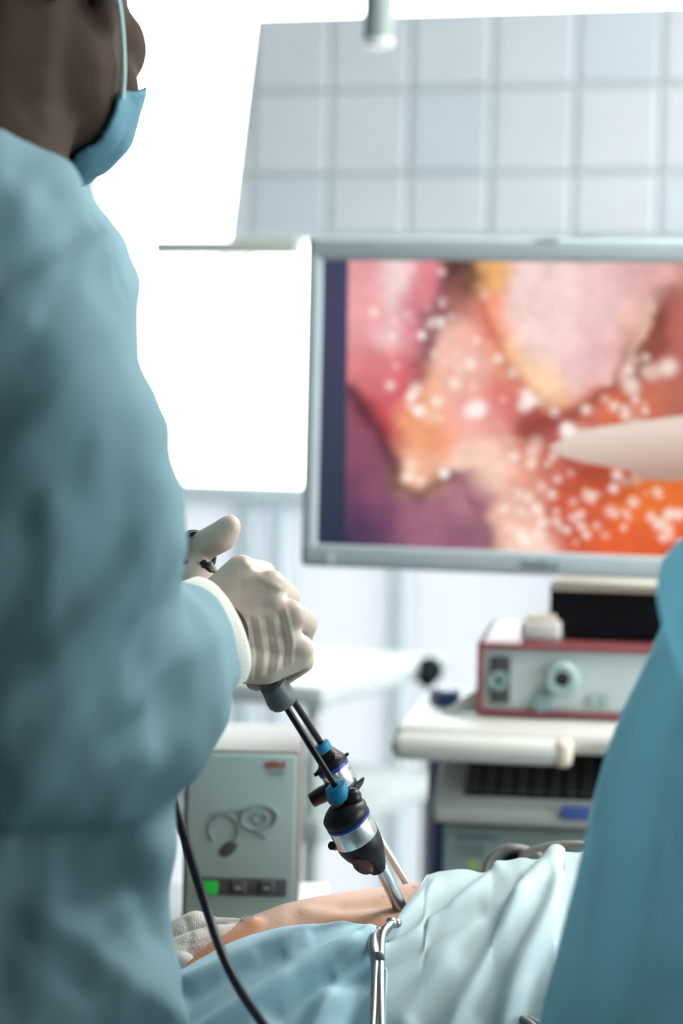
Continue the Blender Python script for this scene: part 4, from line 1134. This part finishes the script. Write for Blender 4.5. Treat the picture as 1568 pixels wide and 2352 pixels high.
# left hand, behind the right one
LW = P(500, 1478, 1.955)
lm = [P(560, 1436, 1.965), P(598, 1462, 1.96), P(612, 1496, 1.962), P(606, 1528, 1.965)]
lf_ = [[lm[0], P(606, 1430, 1.94), P(606, 1460, 1.915), P(580, 1474, 1.915)], [lm[1], P(634, 1468, 1.935), P(622, 1492, 1.912), P(594, 1498, 1.915)],
       [lm[2], P(640, 1506, 1.938), P(622, 1520, 1.915), P(596, 1520, 1.918)], [lm[3], P(628, 1544, 1.945), P(606, 1556, 1.925), P(582, 1568, 1.92)]]
me = remesh(hand_geo(LW, lm, lf_, [P(520, 1440, 1.94), P(545, 1418, 1.92), P(572, 1410, 1.905)], .92), 0.002, 6)
glv2 = link('glove', me, M['glove'], sg); glv2['label'] = 'left hand in a latex glove hidden behind the right'

# sections of gown in photo pixels: y, left, right, depth, half depth
def gown_secs(tab):
    out = []
    for y, l, r, d, rd_ in tab:
        out.append((P((l + r) / 2, y, d), CR * ((r - l) / 2 / F * d), FH * rd_))
    return out
ARM = [(300, -150, -10, 1.50, .03), (318, -190, 62, 1.50, .045), (350, -220, 128, 1.50, .058), (400, -240, 176, 1.49, .068), (480, -250, 212, 1.485, .072), (580, -250, 250, 1.48, .074), (700, -245, 296, 1.475, .074),
       (800, -235, 332, 1.47, .074), (900, -222, 358, 1.47, .074), (1000, -212, 390, 1.47, .074), (1100, -200, 422, 1.47, .074), (1200, -190, 432, 1.47, .076), (1300, -185, 436, 1.475, .08), (1450, -175, 430, 1.485, .085),
       (1600, -160, 400, 1.49, .085), (1700, -140, 370, 1.495, .08), (1770, -110, 330, 1.50, .07), (1815, -50, 260, 1.50, .055), (1838, 20, 180, 1.50, .03)]
TORSO = [(395, -560, 150, 1.74, .06), (430, -600, 208, 1.735, .09), (500, -640, 258, 1.73, .11), (575, -650, 306, 1.725, .12), (640, -650, 322, 1.72, .125), (780, -640, 327, 1.71, .13), (1000, -620, 335, 1.70, .13), (1300, -600, 350, 1.70, .13),
         (1600, -590, 372, 1.62, .12), (1790, -590, 386, 1.585, .105), (1900, -595, 400, 1.58, .10), (1970, -600, 402, 1.575, .10), (2050, -605, 393, 1.57, .10), (2120, -610, 398, 1.57, .10), (2220, -620, 413, 1.57, .10), (2352, -640, 432, 1.57, .10),
         (2600, -690, 470, 1.57, .10), (3200, -720, 490, 1.56, .11), (4000, -760, 520, 1.55, .12), (4300, -770, 525, 1.55, .12)]
g = Geo().loft(gown_secs(ARM), 40).loft(gown_secs(TORSO), 48)
fa = [(100, 1590, 1.485, .088), (200, 1575, 1.53, .088), (290, 1548, 1.58, .083), (370, 1512, 1.64, .071), (440, 1478, 1.69, .052), (497, 1450, 1.735, .0435)]
fpts = [P(x, y, d) for x, y, d, r in fa]
CDIR = (CR * .82 + CU * .37 + CF * .44).normalized()
g.ball(fpts[0], .088); secs = []
for i, p in enumerate(fpts):
    t = (fpts[min(i + 1, len(fpts) - 1)] - fpts[max(i - 1, 0)]).normalized(); t = t.lerp(CDIR, (0, 0, .2, .5, .85, 1)[i]).normalized(); u = t.cross(CF).normalized(); w_ = t.cross(u)
    secs.append((p, u * fa[i][3], w_ * fa[i][3] * .92))
g.loft(secs, 40)
# left sleeve, hidden beyond the body
g.chain([P(-100, 480, 1.86), P(150, 1150, 1.92), P(180, 1420, 1.93), P(330, 1470, 1.94), P(450, 1484, 1.95)], [.075, .07, .065, .052, .04], 0.3)
# trim the sleeve end: points beyond the cuff plane are pulled back
me = remesh(g, 0.0060, 4)
GF = [([(0, 611), (126, 560), (188, 517)], 26, -.012), ([(0, 660), (130, 600), (230, 560)], 30, .008), ([(-20, 965), (145, 882), (250, 820)], 36, -.010), ([(0, 1030), (150, 950), (300, 860)], 40, .008),
      ([(60, 1180), (80, 1260), (70, 1330)], 26, -.006), ([(110, 1120), (125, 1220), (90, 1310)], 22, .006), ([(142, 1513), (230, 1406), (318, 1337), (400, 1250)], 30, .009), ([(60, 1480), (170, 1390), (260, 1300), (330, 1150)], 36, -.008),
      ([(291, 1628), (383, 1555), (498, 1459)], 20, .006), ([(318, 1652), (367, 1590), (420, 1540)], 18, -.007), ([(200, 1500), (300, 1430), (420, 1400)], 30, -.006), ([(260, 1710), (340, 1680), (420, 1620)], 24, -.006), ([(120, 1690), (260, 1650), (340, 1620)], 22, .005),
      ([(73, 2096), (176, 2155), (293, 2257), (420, 2345)], 26, .012), ([(73, 2196), (147, 2272), (264, 2345)], 20, .010), ([(40, 2130), (97, 2205), (205, 2292), (260, 2380)], 22, -.010), ([(195, 2045), (300, 2020), (350, 2060), (390, 2160)], 34, -.012),
      ([(0, 2240), (40, 2352)], 20, -.008), ([(290, 1900), (340, 1960)], 40, .008), ([(200, 470), (250, 580), (310, 720)], 12, .004), ([(60, 400), (140, 440)], 24, -.006), ([(100, 760), (120, 850)], 40, .006), ([(240, 640), (300, 760), (350, 900)], 26, -.005)]
folds(me, [(a, w * 1.3, h * .95) for a, w, h in GF])
relax(me, 7)
v = coords(me); n = normals(me); qv = project(v)
v = v + n * (0.004 * (vnoise(qv[:, 0] + qv[:, 1] * .5, qv[:, 1] * .6, 120, 41) - .5) * 2 + 0.002 * (vnoise(qv[:, 0], qv[:, 1] * .7 + qv[:, 0] * .5, 55, 42) - .5) * 2)[:, None]
set_coords(me, v)
gw = link('gown', me, M['gown'], sg); gw['label'] = 'pale blue surgical gown with long sleeves'
# knitted cuff
cd = CDIR
cu_ = cd.cross(CF).normalized(); cv_ = cd.cross(cu_)
cc = P(500, 1448, 1.737)
part('cuff', Geo().loft([(cc - cd * .012, cu_ * .0430, cv_ * .040), (cc + cd * .0005, cu_ * .0420, cv_ * .039), (cc + cd * .004, cu_ * .0390, cv_ * .036), (cc + cd * .005, cu_ * .033, cv_ * .030), (cc + cd * .003, cu_ * .028, cv_ * .025)], 40), M['cuff'], sg, 'cream knitted cuff of the right sleeve')

# head, neck and the rest of the body as one surface
def head_geo(hp, axes):
    g = Geo()
    g.ball(hp(-.004, 0, .050), (.098, .077, .098), axes)
    g.ball(hp(.040, 0, .005), (.062, .066, .075), axes)
    g.ball(hp(.030, 0, -.045), (.072, .074, .080), axes)
    for s in (-1, 1):
        g.chain([hp(.000, s * .056, -.045), hp(.030, s * .046, -.088), hp(.060, s * .022, -.102)], [.024, .030, .026], .4)
        g.ball(hp(.045, s * .030, -.080), .046); g.ball(hp(.000, s * .030, -.060), .055)
        g.ball(hp(.066, s * .040, -.030), .034)
        g.ball(hp(.052, s * .048, -.062), .030)
        g.ball(hp(.082, s * .033, .018), (.016, .020, .011), axes)
        g.ball(hp(-.006, s * .080, -.002), (.017, .008, .032), axes); g.ball(hp(.000, s * .080, -.030), (.010, .007, .012), axes)
    g.chain([hp(.060, 0, -.106), hp(.078, 0, -.100)], [.025, .022], .4)
    g.chain([hp(.098, 0, .018), hp(.112, 0, -.012), hp(.118, 0, -.030)], [.010, .012, .014], .4)
    g.ball(hp(.100, 0, -.072), (.014, .028, .008), axes); g.ball(hp(.099, 0, -.084), (.013, .024, .008), axes)
    g.chain([hp(.02, 0, -.06), hp(.03, 0, -.10)], [.055, .045], .4)
    g.chain([hp(-.030, 0, -.02), hp(-.030, 0, -.11), hp(-.060, 0, -.23)], [.072, .070, .076], .3)
    return g
AX = (hF, hr, hU)
g = head_geo(hp, AX)
g.chain([hp(-.075, 0, -.23), P(-190, 700, 1.70)], [.07, .10], .3)
g.loft(gown_secs([(y, l + 60, r - 60, d, rd_ * .8) for y, l, r, d, rd_ in TORSO[2:18]]), 32)
g.chain([P(-40, 560, 1.50), P(80, 900, 1.48), P(110, 1560, 1.49), P(300, 1540, 1.60), W0], [.055, .05, .045, .036, .024], .3)
g.chain([P(-100, 520, 1.86), P(150, 1150, 1.92), P(180, 1420, 1.93), LW], [.05, .045, .04, .022], .3)
for s in (-.075, .075):
    hx = SFOOT + RH * s
    g.chain([hx + UP * .92, hx + UP * .50 + hf * .02, hx + UP * .09], [.072, .058, .042], .3)
    g.chain([hx + UP * .05 - hf * .04, hx + UP * .042 + hf * .16], [.042, .036], .3)
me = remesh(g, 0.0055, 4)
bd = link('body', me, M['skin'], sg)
# a finer surface for the head, with the same shape
v = coords(me)
def local(v, hc=None, ax=None):
    d = v + np.array(loc_of(sg)) - np.array(HC)
    return d @ np.array(hF), d @ np.array(hr), d @ np.array(hU)
def shell(src, keep, lift, name, m, parent, label=None, org=None):
    """cloth or hair lying on the chosen part of a surface"""
    bm = bmesh.new(); bm.from_mesh(src)
    bm.verts.ensure_lookup_table()
    kill = [x for x in bm.verts if not keep[x.index]]
    bmesh.ops.delete(bm, geom=kill, context='VERTS')
    bmesh.ops.smooth_vert(bm, verts=bm.verts, factor=.5, use_axis_x=True, use_axis_y=True, use_axis_z=True)
    for _ in range(6):
        nb = {}
        for e in bm.edges:
            if e.is_boundary:
                a, b = e.verts; nb.setdefault(a, []).append(b.co.copy()); nb.setdefault(b, []).append(a.co.copy())
        for x, c in nb.items(): x.co = x.co * .4 + sum(c, Vector()) / len(c) * .6
    bm.normal_update()
    for x in bm.verts: x.co += x.normal * lift
    out = bpy.data.meshes.new(name); bm.to_mesh(out); bm.free()
    o = bpy.data.objects.new(name, out); COL.objects.link(o); o.parent = parent
    out.materials.append(m)
    for p in out.polygons: p.use_smooth = True
    so = o.modifiers.new('thickness', 'SOLIDIFY'); so.thickness = .0025; so.offset = -1
    if label: o['label'] = label
    return o
hm = remesh(head_geo(hp, AX), 0.0032, 5)
hm.transform(Matrix.Translation(-loc_of(sg)))
f_, r_, u_ = local(coords(hm))
fe = np.interp(u_, [-.16, -.13, -.10, -.055, -.03], [.010, .016, .020, .022, .026])
shell(hm, (f_ > fe) & (u_ < -.074 + np.clip(f_ - .02, 0, .05) * .35) & (u_ > -.15), .0055, 'face_mask', M['mask'], sg, 'pale blue pleated surgical mask')
shell(hm, ((u_ > .028) & (f_ < .055 + (u_ - .03) * .35) & ((np.abs(r_) < .066) | (u_ > .036) | (f_ < -.03))) | ((f_ < -.045) & (u_ > -.035)), .004, 'hair', M['hair'], sg, 'short dark hair')
for s in (-1, 1):
    pts = [hp(.026, s * .0815, -.078), hp(.020, s * .0835, -.055), hp(.004, s * .085, -.020), hp(-.020, s * .083, .012)]
    part('mask_strap', Geo().tube(smooth_path(pts, 6), .0018, 8), M['strap'], sg)
    part('eye', Geo().ball(hp(.088, s * .032, .004), .0115), M['cart'], sg)
part('trousers', Geo().chain([SFOOT + RH * -.075 + UP * .85, SFOOT + RH * -.075 + UP * .12], [.076, .066], .2).chain([SFOOT + RH * .075 + UP * .85, SFOOT + RH * .075 + UP * .12], [.076, .066], .2), M['scrub'], sg)
for s in (-.075, .075):
    part('shoe', Geo().chain([SFOOT + RH * s + UP * .056 - hf * .05, SFOOT + RH * s + UP * .05 + hf * .17], [.054, .048], .2), M['cart'], sg)

# ------------------------------------------------------------------ assistant at the right edge
AFOOT = Vector((P(1980, 2000, 1.47).x, P(1980, 2000, 1.47).y, 0))
asst = thing('person', 'gowned assistant at the right edge, only blue sleeve and torso showing', 'person', AFOOT)
AT = [(1200, 1760, 2250, 1.47, .05), (1260, 1650, 2400, 1.47, .08), (1340, 1570, 2480, 1.47, .10), (1400, 1540, 2500, 1.47, .11), (1465, 1508, 2500, 1.47, .115), (1560, 1466, 2500, 1.47, .12), (1640, 1428, 2500, 1.47, .12), (1720, 1396, 2500, 1.47, .12), (1830, 1364, 2500, 1.47, .125),
      (1960, 1338, 2500, 1.47, .13), (2080, 1308, 2500, 1.47, .13), (2200, 1276, 2510, 1.47, .135), (2352, 1236, 2520, 1.47, .14), (2600, 1200, 2540, 1.47, .14), (3200, 1180, 2600, 1.47, .15), (4100, 1160, 2640, 1.47, .15)]
AA = [(1205, 1640, 1800, 1.37, .03), (1232, 1568, 1850, 1.37, .05), (1275, 1524, 1870, 1.37, .06), (1340, 1502, 1880, 1.37, .062), (1400, 1509, 1880, 1.37, .062), (1470, 1530, 1885, 1.37, .062), (1560, 1560, 1890, 1.37, .06), (1800, 1620, 1900, 1.36, .058), (2100, 1660, 1900, 1.37, .055)]
g = Geo().loft(gown_secs(AT), 48).loft(gown_secs(AA), 36)
g.chain([P(1780, 2080, 1.37), P(1640, 2300, 1.44), P(1480, 2500, 1.53)], [.055, .05, .042], .3)
me = remesh(g, 0.006, 4)
folds(me, [([(1560, 1400), (1500, 1560), (1440, 1740), (1400, 1900)], 26, .008), ([(1568, 1560), (1520, 1700), (1470, 1900)], 40, -.010), ([(1450, 1800), (1420, 1950), (1370, 2150)], 36, .008), ([(1490, 1950), (1450, 2150), (1400, 2352)], 44, -.010),
           ([(1560, 1300), (1530, 1400), (1545, 1500)], 20, -.006), ([(1568, 1900), (1540, 2100), (1500, 2352)], 40, .008), ([(1500, 1480), (1470, 1580)], 18, -.006), ([(1350, 2050), (1320, 2200), (1290, 2352)], 24, -.005)])
relax(me, 6)
o = link('gown', me, M['gown2'], asst); o['label'] = 'deeper blue surgical gown'
AF = Vector(-RH * .8 + FH * .6).normalized(); AR = Vector((AF.y, -AF.x, 0))
AHC = P(2100, 790, 1.47)
ahp = lambda f, r, u: AHC + AF * f + AR * r + UP * u
g = head_geo(ahp, (AF, AR, UP))
g.chain([ahp(-.075, 0, -.23), P(2060, 1360, 1.47)], [.062, .058], .3)
g.loft(gown_secs([(y, l + 330, r - 200, d, rd_ * .8) for y, l, r, d, rd_ in AT[3:15]]), 32)
for s in (-.10, .10):
    hx = AFOOT + RH * s
    g.chain([hx + UP * .92, hx + UP * .50, hx + UP * .09], [.072, .058, .042], .3)
    g.chain([hx + UP * .05 - AF * .04, hx + UP * .042 + AF * .16], [.042, .036], .3)
ah = hand_geo(P(1480, 2510, 1.540), [P(1400, 2540, 1.580), P(1396, 2570, 1.570), P(1400, 2600, 1.560), P(1412, 2626, 1.550)],
              [[P(1400, 2540, 1.580), P(1340, 2560, 1.595), P(1310, 2590, 1.595), P(1300, 2620, 1.590)], [P(1396, 2570, 1.570), P(1330, 2595, 1.580), P(1300, 2630, 1.580), P(1295, 2660, 1.575)],
               [P(1400, 2600, 1.560), P(1340, 2630, 1.570), P(1315, 2665, 1.570), P(1312, 2690, 1.565)], [P(1412, 2626, 1.550), P(1365, 2660, 1.560), P(1345, 2690, 1.560), P(1342, 2708, 1.555)]],
              [P(1450, 2500, 1.560), P(1420, 2480, 1.590), P(1380, 2480, 1.605), P(1350, 2490, 1.610)])
me2 = remesh(ah, 0.0025, 5)
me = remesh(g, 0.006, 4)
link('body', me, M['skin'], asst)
o = link('glove', me2, M['glove'], asst)
part('cap', Geo().ball(ahp(-.004, 0, .062), (.106, .086, .096), (AF, AR, UP)), M['gown2'], asst)
hm = remesh(head_geo(ahp, (AF, AR, UP)), 0.004, 5)
c = coords(hm) - np.array(AHC); f_, r_, u_ = c @ np.array(AF), c @ np.array(AR), c @ np.array(UP)
hm.transform(Matrix.Translation(-loc_of(asst)))
shell(hm, (f_ > np.interp(u_, [-.16, -.13, -.10, -.055, -.03], [.010, .016, .020, .022, .026])) & (u_ < -.074 + np.clip(f_ - .02, 0, .05) * .35) & (u_ > -.15), .0055, 'face_mask', M['mask'], asst)
for s in (-1, 1): part('eye', Geo().ball(ahp(.088, s * .032, .004), .0115), M['cart'], asst)
for s in (-.10, .10):
    part('shoe', Geo().chain([AFOOT + RH * s + UP * .056 - AF * .05, AFOOT + RH * s + UP * .05 + AF * .17], [.054, .048], .2), M['cart'], asst)
